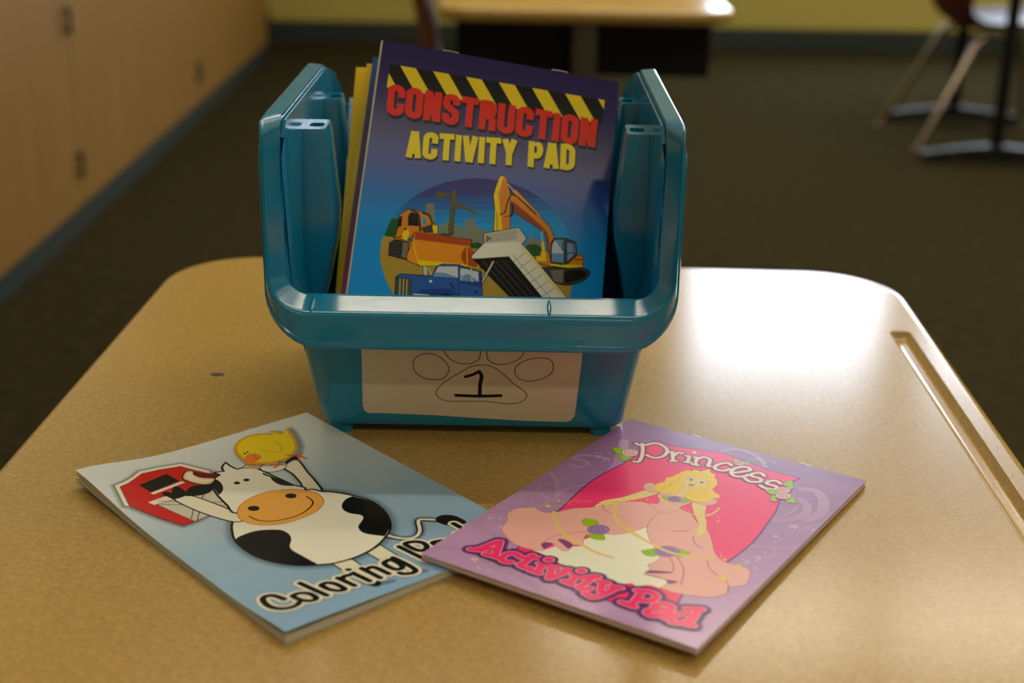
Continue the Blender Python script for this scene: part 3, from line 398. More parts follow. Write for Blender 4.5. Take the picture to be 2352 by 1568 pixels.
  ('p',[('sky6',1)],0,1,[(113.3,106.7),(113.4,111.3),(112.9,115.9),(111.9,120.4),(110.3,124.9),(108.3,129.3),(105.7,133.4),(102.7,137.4),(99.3,141.1),(95.4,144.5),(91.3,147.6),(86.8,150.3),(82.2,152.6),(77.3,154.5),(72.3,156),(67.2,157),(62,157.6),(56.9,157.7),(51.9,157.4),(47,156.6),(42.2,155.4),(37.7,153.7),(33.5,151.6),(29.5,149.2),(26,146.3),(22.8,143.2),(20,139.7),(17.7,135.9),(15.9,132),(14.6,127.8),(13.8,123.5),(13.5,119),(13.7,114.5),(14.5,110),(15.9,105.6),(17.7,101.2),(20,96.9),(101.4,82.7),(104.7,86),(107.4,89.7),(109.7,93.7),(111.5,97.8),(112.7,102.2)]),
  ('p',[('sky7',1)],0,1,[(113.3,106.7),(113.4,111.3),(112.9,115.9),(111.9,120.4),(110.3,124.9),(108.3,129.3),(105.7,133.4),(102.7,137.4),(99.3,141.1),(95.4,144.5),(91.3,147.6),(86.8,150.3),(82.2,152.6),(77.3,154.5),(72.3,156),(67.2,157),(62,157.6),(56.9,157.7),(51.9,157.4),(47,156.6),(42.2,155.4),(37.7,153.7),(33.5,151.6),(29.5,149.2),(26,146.3),(22.8,143.2),(20,139.7),(17.7,135.9),(15.9,132),(14.6,127.8),(13.8,123.5),(13.5,119),(13.7,114.5),(14.5,110),(15.9,105.6),(17.7,101.2),(20,96.9),(101.4,82.7),(104.7,86),(107.4,89.7),(109.7,93.7),(111.5,97.8),(112.7,102.2)]),
  ('p',[('sky8',1)],0,1,[(113.3,106.7),(113.4,111.3),(112.9,115.9),(111.9,120.4),(110.3,124.9),(108.3,129.3),(105.7,133.4),(102.7,137.4),(99.3,141.1),(95.4,144.5),(91.3,147.6),(86.8,150.3),(82.2,152.6),(77.3,154.5),(72.3,156),(67.2,157),(62,157.6),(56.9,157.7),(51.9,157.4),(47,156.6),(42.2,155.4),(37.7,153.7),(33.5,151.6),(29.5,149.2),(26,146.3),(22.8,143.2),(20,139.7),(17.7,135.9),(15.9,132),(14.6,127.8),(13.8,123.5),(13.5,119),(13.7,114.5),(14.5,110),(15.9,105.6),(17.7,101.2),(104.7,86),(107.4,89.7),(109.7,93.7),(111.5,97.8),(112.7,102.2)]),
  ('p',[('sky9',1)],0,1,[(113.3,106.7),(113.4,111.3),(112.9,115.9),(111.9,120.4),(110.3,124.9),(108.3,129.3),(105.7,133.4),(102.7,137.4),(99.3,141.1),(95.4,144.5),(91.3,147.6),(86.8,150.3),(82.2,152.6),(77.3,154.5),(72.3,156),(67.2,157),(62,157.6),(56.9,157.7),(51.9,157.4),(47,156.6),(42.2,155.4),(37.7,153.7),(33.5,151.6),(29.5,149.2),(26,146.3),(22.8,143.2),(20,139.7),(17.7,135.9),(15.9,132),(14.6,127.8),(13.8,123.5),(13.5,119),(13.7,114.5),(14.5,110),(15.9,105.6),(107.4,89.7),(109.7,93.7),(111.5,97.8),(112.7,102.2)]),
  ('p',[('ground',1)],1,1,[(13.6,113.7),(17,112.5),(21.5,112.3),(45.1,113.2),(63,111.3),(76.3,114.6),(96.7,110),(113.2,111.2),(114.3,119.3),(113.6,129.9),(109.6,137.7),(26.7,150.9),(22.8,143.6),(18.4,136.8),(14.5,127.7),(13.5,120.8)]),
  ('p',[('green',1)],0,1,[(14.4,112.4),(15.4,107.8),(17.2,102.2),(20.7,101.6),(22.6,112.7)]),
  ('p',[('grey',1)],0,1,[(35.2,105),(33.7,91.3),(35.4,90.3),(38,90.2),(39.8,104.2)]),
  ('p',[('grey',1)],0,1,[(42.3,108.7),(42.2,101.5),(45.5,100.1),(45.3,98.5),(49.1,97.8),(49.7,100.5),(53.6,100.4),(55,103.8),(55.5,103.7),(55,96.5),(57.2,95.3),(59.9,96),(60.4,98.7),(64.2,100),(64.5,101),(68.1,99.9),(69.4,108),(56.2,110.2)]),
  ('p',[('grey',1)],0,1,[(87.3,103.8),(90.2,101.9),(89.9,98.3),(91.2,98.1),(91.8,101.1),(95.9,101),(99.4,104),(88,106.5)]),
  ('p',[('green',1)],1,1,[(42,108.2),(44.3,105.9),(47.5,106.2),(49.8,109.1)]),
  ('p',[('green',1)],1,1,[(58.2,109.9),(63.2,107.9),(66.2,110.2),(60.4,111.7)]),
  ('p',[('green',1)],1,1,[(88,106),(92,103.9),(96.3,105.1),(99.9,109.5),(91.6,110.6)]),
  ('p',[('olive',0.75)],0,1,[(46.9,106.8),(46.3,89.6),(49,89.1),(49.9,106.3)]),
  ('p',[('grey',1,0.25)],0,0,[(47.1,105.1),(49.4,102.5)]),
  ('p',[('grey',1,0.25)],0,0,[(46.9,102.4),(49.1,99.8)]),
  ('p',[('grey',1,0.25)],0,0,[(46.8,99.6),(48.8,97)]),
  ('p',[('grey',1,0.25)],0,0,[(46.7,96.8),(48.5,94.3)]),
  ('p',[('grey',1,0.25)],0,0,[(46.5,94.1),(48.2,91.5)]),
  ('p',[('grey',1,0.25)],0,0,[(46.4,91.3),(47.9,88.8)]),
  ('p',[('olive',1)],0,1,[(38.2,82.9),(39.1,86.4),(41.8,87.1),(42.6,84.7),(46.3,86.2),(46.3,81.1),(48.4,80.8),(49.3,86.8),(50.6,87.4),(61.9,91.7),(61.8,92.6),(50.9,89.9),(47.1,90.9),(45.8,86.3),(44.8,83)]),
  ('p',[('ink',1,0.8),('dgrey',1)],0,1,[(18.1,122.6),(17.8,115.7),(20.2,114.1),(27.1,113.8),(27.7,123.6),(22.8,123.1)]),
  ('p',[('mgrey',1)],0,1,[(24.3,114.3),(27.1,114.2),(27.6,123),(24.5,122.5)]),
  ('p',[('ink',1,0.35)],0,0,[(18,116.7),(24.2,115.4)]),
  ('p',[('ink',1,0.35)],0,0,[(18.2,118.3),(24.4,117.1)]),
  ('p',[('ink',1,0.35)],0,0,[(18.4,120),(24.6,118.8)]),
  ('p',[('ink',1,0.35)],0,0,[(18.6,121.6),(24.8,120.6)]),
  ('p',[('ink',1,0.8),('dorng',1)],0,1,[(20.9,107.4),(20.8,99.7),(24.7,95.9),(28.7,95.5),(36.1,96.5),(38.1,101.1),(40.8,101.8),(41.7,106.6),(34.3,108.4),(30.2,108),(27.1,111.9),(19.9,113.8)]),
  ('p',[('ink',1)],0,1,[(25.3,99.2),(26.5,97),(30,97.4),(31.4,104.2),(25.7,104.8)]),
  ('p',[('sky',1)],0,1,[(32.7,98.7),(34.2,98.2),(35.2,102.7),(33.5,103)]),
  ('p',[('ink',1)],0,1,[(20.7,100.8),(22.3,99.7),(22.5,105.5),(20.9,106.9)]),
  ('p',[('dgrey',1,1.2)],1,0,[(26.7,95.9),(29.9,97),(31.2,100.1),(32.5,106.5)]),
  ('p',[('dgrey',1,1)],1,0,[(32.5,96.5),(36.2,97.6),(38.2,101.7)]),
  ('p',[('dgrey',1)],0,1,[(32.7,104.8),(38.2,101.9),(39.3,106.5),(34.2,107.4)]),
  ('p',[('byellow',1)],0,1,[(38.3,102.8),(41.1,102.3),(41.3,106.7),(39.3,106.5)]),
  ('p',[('byellow',1)],0,1,[(23.6,108.6),(26.2,106.5),(27.1,109.1),(26.2,113.1),(23.8,112.6)]),
  ('p',[('ink',1,0.5)],0,0,[(20.3,112.8),(23,111.5)]),
  ('p',[('ink',1)],1,1,[(25.4,106.8),(25.2,107.2),(24.8,107.5),(24.3,107.4),(24,107.1),(24.2,106.6),(24.6,106.4),(25.2,106.5)]),
  ('p',[('ink',1)],1,1,[(28.3,112.6),(28.2,113),(27.9,113.3),(27.5,113.2),(27.3,112.7),(27.4,112.3),(27.7,112),(28.1,112.1)]),
  ('p',[('ink',1,0.8),('orng',1)],0,1,[(29.7,108.1),(59.5,107.2),(59,110.6),(60.7,114.5),(65.9,122.1),(59.5,122.1),(52.3,121.9),(34.8,125.8),(27.8,124.1),(27.2,121.7),(28.6,115.5)]),
  ('p',[('rorng',1)],0,1,[(29.9,107.4),(59.5,107.2),(58.9,110.8),(30.1,111.8)]),
  ('p',[('rorng',1)],1,1,[(55.5,114.2),(58.1,111.1),(62,117),(63.7,121.8),(57.8,121.3),(55.2,118.1)]),
  ('p',[('byellow',1)],0,1,[(32.4,122.8),(46.1,122),(56.3,121.4),(65.9,122.3),(59,122.3),(41.3,124.6),(34.8,125.9)]),
  ('p',[('byellow',1,0.5)],0,0,[(29.8,113.6),(31.5,119.4),(34.8,125.4)]),
  ('p',[('byellow',1,0.4)],0,0,[(57.5,111.1),(58.6,121.4)]),
  ('p',[('ink',1,0.8),('orng',1)],0,1,[(70,87.7),(68.5,80),(69.3,74.7),(70.8,68.4),(73.9,68.2),(74.9,71.4),(77.1,77.9),(78.7,97.2),(75.3,98.7),(70.6,100.1)]),
  ('p',[('byellow',1)],0,1,[(70,87.7),(68.5,80),(69.3,74.7),(70.8,68.4),(72.7,68.1),(70.8,78.5),(72.7,88.4),(75,98.7),(70.6,100)]),
  ('p',[('dorng',1)],0,1,[(71.5,78.4),(72.6,70.1),(74.6,69.8),(77,77.9),(78.6,96.9),(75.1,98.4),(73.3,89.4)]),
  ('p',[('ink',1,0.3)],0,0,[(71.2,89.2),(72.3,99.4)]),
  ('p',[('ink',1,0.8),('dorng',1)],0,1,[(77.1,79.1),(79,77.6),(82.4,80.1),(94.8,88.5),(99.7,92.7),(102.7,98.4),(101.5,104.2),(100.3,108.3),(97.7,96.5),(94.3,94.8),(79.9,87.1),(78.1,82.9)]),
  ('p',[('brownorng',1)],1,1,[(78.6,84.5),(79.5,82.1),(94.7,92.5),(98.8,96.8),(100.6,103.2),(100.2,107.8),(97.6,96.5),(94.1,94.7),(79.9,87)]),
  ('p',[('ink',1,0.5),('orng',1)],0,1,[(78.1,76),(79.8,74.7),(92.5,85.5),(94.8,88.5),(91.5,86.9)]),
  ('p',[('paleg',1,0.6)],0,0,[(75.6,72.5),(78.9,75.6)]),
  ('p',[('ink',1,0.7)],1,0,[(77.1,79),(75.9,83.8),(75.3,88.5),(73.1,90.3)]),
  ('p',[('ink',1,0.7)],1,0,[(78,77.8),(81.8,79.1),(92,86.7)]),
  ('p',[('ink',1,1.2)],1,0,[(79.1,83.8),(79.3,88.3),(78.4,90.1)]),
  ('p',[('ink',1,0.5)],0,0,[(75.6,91),(78.6,90.1)]),
  ('p',[('ink',1,0.8),('dgrey',1)],1,1,[(97.3,116.6),(120.7,113.3),(121.7,118.1),(113.6,123.2),(105.8,123.5),(100.8,119.9)]),
  ('p',[('mgrey',1)],0,1,[(102.1,117),(109.3,115.5),(109.4,123),(104.7,123.1)]),
  ('p',[('black',1)],1,1,[(110.2,116.4),(119.8,114.5),(120.6,118),(113,122),(110.4,122.2)]),
  ('p',[('ink',1,0.8),('dorng',1)],0,1,[(93.6,110.6),(96.2,109.6),(96,107.4),(100.1,106.7),(102.3,113),(110.6,112.5),(114.4,107.1),(118,105.6),(119,107.4),(119.2,112.4),(111.8,114.2),(101.9,114.5),(98.2,114.5),(93.9,113.6)]),
  ('p',[('byellow',1)],0,1,[(93.7,110.8),(96.7,110),(96.5,107.7),(98.9,107.3),(99.6,112.4),(94.9,113.1)]),
  ('p',[('byellow',1)],0,1,[(96,102.1),(97.4,101.6),(98.8,108),(97,108.3)]),
  ('p',[('paleg',1,0.5)],0,0,[(95.6,96.8),(96.7,102)]),
  ('p',[('byellow',1)],0,1,[(101.8,113.4),(119,111.6),(119.1,112.4),(111.8,114.2),(101.9,114.5)]),
  ('p',[('ink',1,0.5)],0,0,[(114.6,109),(118.7,108.3)]),
  ('p',[('ink',1,0.8),('dgrey',1)],0,1,[(101.3,102),(102.6,99),(108.9,97.9),(114.3,99.2),(115.5,106.3),(110.8,111.9),(107.5,112.8),(102.2,112.7)]),
  ('p',[('glass',1)],0,1,[(102,102.7),(103.2,99.6),(108,98.7),(108.8,111.8),(102.5,112.1)]),
  ('p',[('paleb',1)],0,1,[(102,102.7),(103.2,99.6),(108.5,106.4),(102.1,107.5)]),
  ('p',[('glass',1)],0,1,[(109.7,100.1),(113.9,100.2),(114.8,105.6),(110.8,110.5)]),
  ('p',[('dgrey',1,0.5)],0,0,[(110.1,106.1),(114.8,105.1)]),
  ('p',[('dgrey',1,0.5)],0,0,[(112.8,99.8),(114.1,106.6)]),
  ('p',[('ink',1,0.5)],0,0,[(107.5,99.8),(107.8,104.8)]),
  ('p',[('ink',1,0.8),('paleg',1)],0,1,[(65.6,102.6),(83.4,96.1),(87.8,101),(87.4,102.4),(85.8,105.2),(111.8,131.3),(99.8,133.2),(61,117.4),(60.2,116.5),(66.3,107.7)]),
  ('p',[('lgrey',1)],0,1,[(66.6,102.9),(82.7,97.1),(83,102.6),(67,107.4)]),
  ('p',[('mgrey',1)],0,1,[(66.6,103.2),(70.1,104.5),(67,107.4)]),
  ('p',[('white',1)],0,1,[(60.2,116.5),(66.3,107.9),(83.6,104),(85.8,105.2),(79.8,113),(65.1,116.8)]),
  ('p',[('black',1)],0,1,[(61.1,117.6),(79.8,113),(100.4,133.7),(83.5,136.4)]),
  ('p',[('dgrey',1,0.7)],0,0,[(66.2,117.7),(84.4,134.6)]),
  ('p',[('dgrey',1,0.7)],0,0,[(69.8,117.2),(88,134.1)]),
  ('p',[('dgrey',1,0.7)],0,0,[(73.4,116.7),(91.5,133.5)]),
  ('p',[('dgrey',1,0.7)],0,0,[(77,116.2),(95.1,132.9)]),
  ('p',[('white',1)],0,1,[(79.8,113),(85.8,105.3),(88.4,107.3),(112.5,131.7),(100.4,133.7)]),
  ('p',[('lgrey',1,0.5)],0,0,[(82.6,115.5),(87.8,109.9)]),
  ('p',[('lgrey',1,0.5)],0,0,[(85.9,118.8),(91.3,113.3)]),
  ('p',[('lgrey',1,0.5)],0,0,[(89.3,122.1),(94.7,116.7)]),
  ('p',[('lgrey',1,0.5)],0,0,[(92.6,125.4),(98.2,120.1)]),
  ('p',[('lgrey',1,0.5)],0,0,[(95.9,128.7),(101.6,123.5)]),
  ('p',[('lgrey',1,0.5)],0,0,[(99.2,132),(105,126.9)]),
  ('p',[('lgrey',1,0.5)],0,0,[(81.8,112),(103.9,132.6)]),
  ('p',[('byellow',1,0.7)],0,0,[(85.9,106.3),(96.9,117.4)]),
  ('p',[('byellow',1,0.7)],0,0,[(98.6,119.2),(108.5,129.4)]),
  ('p',[('ink',1,1.6)],0,0,[(72.1,117),(67.2,129.8)]),
  ('p',[('paleg',1,0.9)],0,0,[(71.9,117.3),(67.3,129.5)]),
  ('p',[('ink',1,0.6),('paleg',1)],0,1,[(36.1,126),(38.1,125.5),(38.9,130.4),(36.9,130.5)]),
  ('p',[('paleg',1,0.6)],0,0,[(38.7,126.4),(41.4,130.3)]),
  ('p',[('ink',1,0.8),('blue',1)],0,1,[(24.1,146.6),(23.2,133.8),(25.4,132),(41.5,130.5),(43.1,124.8),(46.2,123.1),(54.3,122.2),(56.4,122.6),(66.2,124),(68.4,139.9)]),
  ('p',[('dblue',1)],1,1,[(33.5,145),(34.9,140),(40.7,137.6),(50.7,136.1),(56,138.2),(58.4,141.5)]),
  ('p',[('black',1)],1,1,[(45.5,143.6),(47.1,139.7),(51.5,138.8),(54.9,142.1)]),
  ('p',[('dblue',1)],0,1,[(54.4,122.4),(66.1,124),(67.2,132.5),(55.4,131.8)]),
  ('p',[('paleb',1)],0,1,[(41.9,130.2),(43.9,124.7),(53.9,123),(54.6,129.2)]),
  ('p',[('glass',1)],0,1,[(42.1,129.9),(42.7,128.2),(47.8,127.6),(54.6,129.2)]),
  ('p',[('paleb',1)],0,1,[(55.3,123.6),(64.8,124.2),(65.4,129.6),(55.7,130.7)]),
  ('p',[('glass',1)],0,1,[(55.7,130.7),(55.7,127.9),(59.9,126.1),(65.4,129.6)]),
  ('p',[('paleg',1,0.7)],0,0,[(60.9,123.2),(62.1,130.1)]),
  ('p',[('paleg',1,0.4)],0,0,[(56.2,130),(59.1,123.5)]),
  ('p',[('ink',1,0.5),('olive',1)],0,1,[(24.5,146.5),(23.9,134.2),(30.6,133.8),(31.6,145.3)]),
  ('p',[('paleg',1,0.4)],0,0,[(25.3,134.6),(26.3,145.7)]),
  ('p',[('paleg',1,0.4)],0,0,[(27.1,134.4),(28,145.4)]),
  ('p',[('paleg',1,0.4)],0,0,[(28.8,134.3),(29.7,145.1)]),
  ('p',[('dblue',1,0.5)],0,0,[(54.4,122.7),(56.3,140.8)]),
  ('p',[('ink',1,0.6)],0,0,[(51.4,133),(53.5,135.6)]),
  ('p',[('white',1)],1,1,[(41.7,133.3),(41.5,133.8),(40.9,134.1),(40.4,134),(40.1,133.5),(40.2,133),(40.8,132.7),(41.4,132.8)]),
  ('p',[('ink',1)],1,1,[(65.7,135),(65.5,135.4),(65,135.7),(64.4,135.6),(64.1,135.2),(64.3,134.8),(64.9,134.5),(65.4,134.6)]),
  ('p',[('paleg',1)],0,1,[(33.1,141.3),(41.1,140.7),(41.2,142.2),(32.8,143.5)]),
 ],
 'panel': [
  ('p',[('swirl',1,2.2)],1,0,[(4.4,67.9),(9.4,67.9),(11.4,62.7),(7.1,60.3),(2.9,61.6),(2.5,56.2),(9,52.3),(16.4,51.6)]),
  ('p',[('swirl',1,2.4)],1,0,[(2.3,82.1),(8.7,88),(14.9,97.1),(19.1,107.3)]),
  ('p',[('swirl',1,2.2)],1,0,[(18.2,104.7),(16.4,96.1),(18.3,87.8),(22.3,84)]),
  ('p',[('swirl',1,2.4)],1,0,[(17.9,116.3),(10.2,117.1),(4.3,113.3),(5,107.8),(10.1,104.9),(16.5,107.6),(16.5,114.1),(11.8,114.3),(10.2,110.6)]),
  ('p',[('swirl',1,4)],1,0,[(1.9,146.8),(10,149.9),(17.2,150.6),(23.5,150.3)]),
  ('p',[('swirl',1,4)],1,0,[(1.4,179.2),(4.2,173),(9.2,170.8)]),
  ('p',[('swirl',1,5)],1,0,[(24.8,65.5),(22.1,52.9),(11.9,27.8)]),
  ('p',[('swirl',1,2.5)],1,0,[(56.9,10),(59.8,4.5),(66.3,3.1),(75.4,6.3),(81.9,14.5)]),
  ('p',[('swirl',1,4)],1,0,[(109.1,65.2),(114.3,60),(117.1,51.2),(114.8,43),(109.7,38.2)]),
  ('p',[('swirl',1,1.5)],1,0,[(108.2,63.1),(111.3,55.4),(111.5,45.4)]),
  ('p',[('swirl',1,5)],1,0,[(106.4,27.4),(112.4,25.9),(119.3,34),(122.8,47),(120.4,56.9)]),
  ('p',[('swirl',1,4)],1,0,[(109.8,94.6),(117.6,91.5),(123.7,87.7),(128.9,80.8)]),
  ('p',[('swirl',1,4)],1,0,[(17.9,169.4),(29.8,173.8),(40.7,174.4),(51.7,177.4),(62.5,180.4),(73.9,178.7)]),
  ('p',[('swirl',1,1)],1,0,[(54.1,181.1),(59.8,182.3),(58.4,178)]),
  ('p',[('swirl',1,8)],1,0,[(88.2,182.4),(97.5,183.1),(107.5,185.6),(118.5,184.8)]),
  ('d','white',30,0.22,2.36,(5.4,100.7),(8.7,88)),
  ('d','white',25,0.28,2.5,(6.8,47.3),(19.6,54.8)),
  ('d','white',22,0.28,2.22,(4.1,139),(12.3,136.1)),
  ('d','white',22,0.36,2.22,(72.7,8.3),(91,6.2)),
  ('d','white',34,0.28,1.86,(116.4,84.8),(124.5,56.7)),
  ('d','white',36,0.32,1.94,(112.9,110.7),(121.2,93.8)),
  ('d','white',8,0.22,1.8,(121.5,120.9),(127.8,120.9)),
  ('d','white',40,0.22,2.22,(26.5,179),(45.8,176.2)),
  ('d','white',20,0.28,2.22,(55.8,179.9),(79.8,178.3)),
  ('*','swirlstar',(20.9,173.8),2.86),
  ('*','swirlstar',(117.9,66.2),3),
  ('*','swirlstar',(115.1,80),1.94),
  ('*','swirlstar',(116.8,102.5),1.94),
  ('*','swirlstar',(126.1,64.1),1.08),
  ('*','swirlstar',(119.5,111.9),1.22),
  ('*','swirlstar',(13.1,142.4),1.36),
  ('p',[('dpurple',1,1.4)],1,1,[(24,19.1),(33.7,18.8),(46.6,15.1),(57.3,12.2),(69.9,13.7),(82.9,17),(92.2,17.2),(100.1,16.5,1),(98.6,27.1),(101.3,42.9),(104.6,54.7),(106.7,69.6),(108.9,91.5),(107.4,114.1),(103.1,134.8),(104.5,150.1),(107.2,160.1,1),(96.6,164.9),(83.4,170.8),(50.9,161.4),(28.9,157.2,1),(30.1,153.5),(25.3,138.8),(25.9,115.2),(25.1,106.2),(22.6,84.6),(22.9,66.9),(25.3,45.9)]),
  ('p',[('pink',1)],1,1,[(24,19.1),(33.7,18.8),(46.6,15.1),(57.3,12.2),(69.9,13.7),(82.9,17),(92.2,17.2),(100.1,16.5,1),(98.6,27.1),(101.3,42.9),(104.6,54.7),(106.7,69.6),(108.9,91.5),(107.4,114.1),(103.1,134.8),(104.5,150.1),(107.2,160.1,1),(96.6,164.9),(83.4,170.8),(50.9,161.4),(28.9,157.2,1),(30.1,153.5),(25.3,138.8),(25.9,115.2),(25.1,106.2),(22.6,84.6),(22.9,66.9),(25.3,45.9)]),
 ],
 'princess': [
  ('p',[('petti',1)],1,1,[(36.3,152.8,1),(42,153.4),(46.3,153.9),(48,153.4),(51.8,156.5),(57.3,158.1),(61.7,157.8),(67,158.2),(71.7,157.6),(74.1,158.5),(77.4,155.5),(80.1,156.9),(83.7,153.3),(86.7,154.2),(90.1,150.4),(94.9,150.1,1),(95,142),(82.8,126.7),(65.1,102.6),(61.4,113.3),(54.1,121.8),(49,131.7),(50.9,137.2),(47.5,140.4),(42.5,143.3),(40.4,148.6)]),
  ('p',[('mauve',1,0.4),('dress',1)],1,1,[(12.7,135.8,1),(9.1,130.7),(8.8,124.5),(11.4,121.1),(15.1,118.4),(20.4,119.3),(25,117.1),(29.8,108.4),(36.1,102.2),(39.6,92.5),(47.8,86.5),(54.3,83.8),(63.8,88.1,1),(65.3,102.6),(62,112.9),(59.2,117.8),(55.4,120.9),(53.7,121.7),(47.9,126),(48.5,131.4),(51.2,136.7,1),(47.3,139.1),(48.5,143.7),(46.6,145.7),(41.8,143.6),(37.9,143.5),(36.6,146.6),(39.9,149.9),(36.9,152.1),(29.8,153),(24.2,151.3),(17,146.3),(14.1,142.4)]),
  ('p',[('fold',1)],1,1,[(36.1,145.8),(37.6,143),(40.2,142.8),(39.5,146.6),(40.2,149.4)]),
  ('p',[('fold',1)],1,1,[(39.9,138.4),(42,136.6),(47.6,138.6),(47.9,142.7),(44,140.9)]),
  ('p',[('mauve',1,0.25)],1,0,[(36.3,144),(36.5,138),(40,131),(46.5,124.7)]),
  ('p',[('mauve',1,0.3)],1,0,[(38.9,97.7),(42.4,101.6),(48.8,102.5)]),
  ('p',[('mauve',1,0.45),('dress',1)],1,1,[(63.8,88.1,1),(68.3,82.7),(74.2,81.1),(81.4,88.1),(87,90.7),(94,99.8),(100.4,110.1),(107,114.4),(113.4,114),(117.6,114.5),(120.5,119.3),(121.9,126.3),(121.2,128.6),(117.4,133.4),(118.9,137.7),(115.8,143.9),(110.3,147.2),(100.9,150),(95.2,149.5,1),(95.4,143.9),(90.9,142.3),(84.6,143.3,1),(84.5,138.5),(82,136,1),(83.4,127.8),(78.3,121.3),(71.2,113.9),(66,106),(63.7,98.4),(63.1,92)]),
  ('p',[('fold',1)],1,1,[(84.9,139.3),(92.8,135.3),(92,137.3),(84.6,142.1)]),
  ('p',[('fold',1)],1,1,[(94.6,142.4),(98.5,140.9),(97.7,143.6),(95.9,144.9)]),
  ('p',[('mauve',1,0.4)],1,0,[(86.1,124.2),(89.4,127.8),(92,131.8),(93,135.8)]),
  ('p',[('mauve',1,0.4)],1,0,[(88.7,122.3),(94.1,127.9),(97.9,134.6),(100.6,142.8)]),
  ('p',[('mauve',1,0.4)],1,0,[(85.7,100.8),(88.2,105.3),(91.8,108.4),(94,108.6)]),
  ('p',[('mauve',1,0.4)],1,0,[(100.5,117.9),(104,123.1),(110.7,127.6)]),
  ('p',[('mauve',1,0.4)],1,0,[(75.7,101.6),(79.3,100.2),(82,97)]),
  ('p',[('mauve',1,0.4)],1,0,[(84.1,143.7),(90,142.9),(94.6,142.4)]),
  ('p',[('mauve',1,0.4)],1,0,[(114.2,128.9),(116.7,131.9),(118.6,137.2)]),
  ('p',[('mauve',1,0.35),('dress',1)],1,1,[(53.8,71.9),(57.5,77.9),(58.3,81.6),(55.5,83.9),(63.8,88.1),(69.1,82.1),(68.4,78.4),(70.4,69.9),(67.6,67.7),(59.6,67.7),(55.5,68.5)]),
  ('p',[('gold',1,0.3),('skin',1)],1,1,[(47.6,72.1),(53.4,71.1),(50,80.1),(45.4,87.5),(40.2,93.7),(42.3,89.5),(41.5,94.2),(40.7,97.5),(38.6,97.1),(37,102.6,1),(36.5,98.2),(37.4,92.6),(42.4,85),(45.7,76.2)]),
  ('p',[('gold',1,0.3),('skin',1)],1,1,[(70.6,70.4),(76.9,70.1),(80.2,78.2),(84.7,85.7),(87.8,92.8),(88.2,97.7),(86.3,100.9,1),(85.7,96.9),(84.7,94.5),(82.7,95.8,1),(83.7,91.8),(81.9,87.8),(76.5,80.8)]),
  ('p',[('mauve',1,0.35),('dress',1)],1,1,[(44.3,68.6),(44.3,64.8),(47.1,63.5),(51.7,69.1),(53.4,71.1),(51.4,71.7),(47.6,72.1)]),
  ('p',[('mauve',1,0.35),('dress',1)],1,1,[(70,70.2),(73.8,68.8),(75,62.2),(78.8,62.3),(80,65),(79,68.1),(75.7,70.6)]),
  ('p',[('skin',1)],1,1,[(58.5,67.7),(57.8,57.1),(64.7,53.6),(65.6,58.9),(65.8,66.3),(62.5,68.8)]),
  ('p',[('hgold',1,0.35),('hair',1)],1,1,[(51.1,69.5),(48.5,65.5),(48.7,62),(50.2,58.2),(48.9,53.8),(50.5,51.9),(51.4,46.6),(53.1,40.6),(56.5,40.4),(60.8,39.6),(66.3,40.2),(69.4,42.5),(71.9,48.3),(72,52.7),(75.2,55.5),(77.9,57.2),(78.4,59.7),(76.5,61.8),(76.6,65.4),(74.4,67.9),(70.6,69.3),(66.9,68.5),(64,64.8),(64.3,59.8),(59.9,55.6),(58.7,56.5),(60.3,64.2),(58.7,68.1),(55,69.9)]),
  ('p',[('hgold',1,0.25),('skin',1)],1,1,[(59,56.3),(56.1,49.3),(56.7,45.5),(60.4,44.8),(63,44.2),(65.4,43.7),(66.7,47.9),(66.9,52.2),(65.1,55.7),(62.2,57.2)]),
  ('p',[('hair',1)],1,1,[(56.2,49.2),(56.5,45.1),(61,44.9),(59.8,43.5),(64.7,42.9),(66.7,44.5),(70.6,49.2),(68.8,43),(64.5,40),(56.8,41),(54.4,44.3)]),
  ('p',[('hgold',1,0.3),('crown',1)],0,1,[(55.3,40.5),(55.8,37.8,1),(59,38.1),(60.9,33.2,1),(64,37.2),(65.8,36.7,1),(67.6,41.1),(63.6,40.6),(58,40.9)]),
  ('p',[('hgold',1,0.3)],1,0,[(53.3,48.2),(54.3,53.6),(53.3,57.4),(54.7,62.4)]),
  ('p',[('hgold',1,0.3)],1,0,[(66.7,44.5),(69,51.9),(71.3,59.1)]),
  ('p',[('hgold',1,0.3)],1,0,[(54.4,59.6),(52.5,62.6),(53.4,67.8)]),
  ('p',[('cream',1)],1,1,[(60.2,48.6),(60.2,49.3),(59.9,50.1),(59.2,50.6),(58.5,50.6),(58,50.2),(57.9,49.5),(58.2,48.7),(58.9,48.2),(59.7,48.1)]),
  ('p',[('cream',1)],1,1,[(65.8,48.2),(65.9,49),(65.5,49.8),(64.8,50.3),(64.1,50.3),(63.6,49.9),(63.5,49.1),(63.9,48.3),(64.6,47.8),(65.3,47.8)]),
  ('p',[('eye',1)],1,1,[(60,48.9),(60.1,49.6),(59.8,50.2),(59.2,50.3),(58.7,49.8),(58.6,49),(58.9,48.4),(59.5,48.4)]),
  ('p',[('eye',1)],1,1,[(65.5,48.7),(65.6,49.5),(65.3,50.1),(64.7,50.2),(64.2,49.7),(64.1,48.9),(64.4,48.3),(65,48.3)]),
  ('p',[('mauve',1,0.3)],1,0,[(57.4,49.9),(58.6,48.3),(60.4,48.9)]),
  ('p',[('mauve',1,0.3)],1,0,[(63.2,49.4),(64.3,48.1),(66.1,48.7)]),
  ('p',[('hgold',1,0.2)],1,0,[(56.6,47.8),(58,46.3),(59.2,46.5)]),
  ('p',[('hgold',1,0.2)],1,0,[(63,46.5),(64.4,45.8),(65.7,46.3)]),
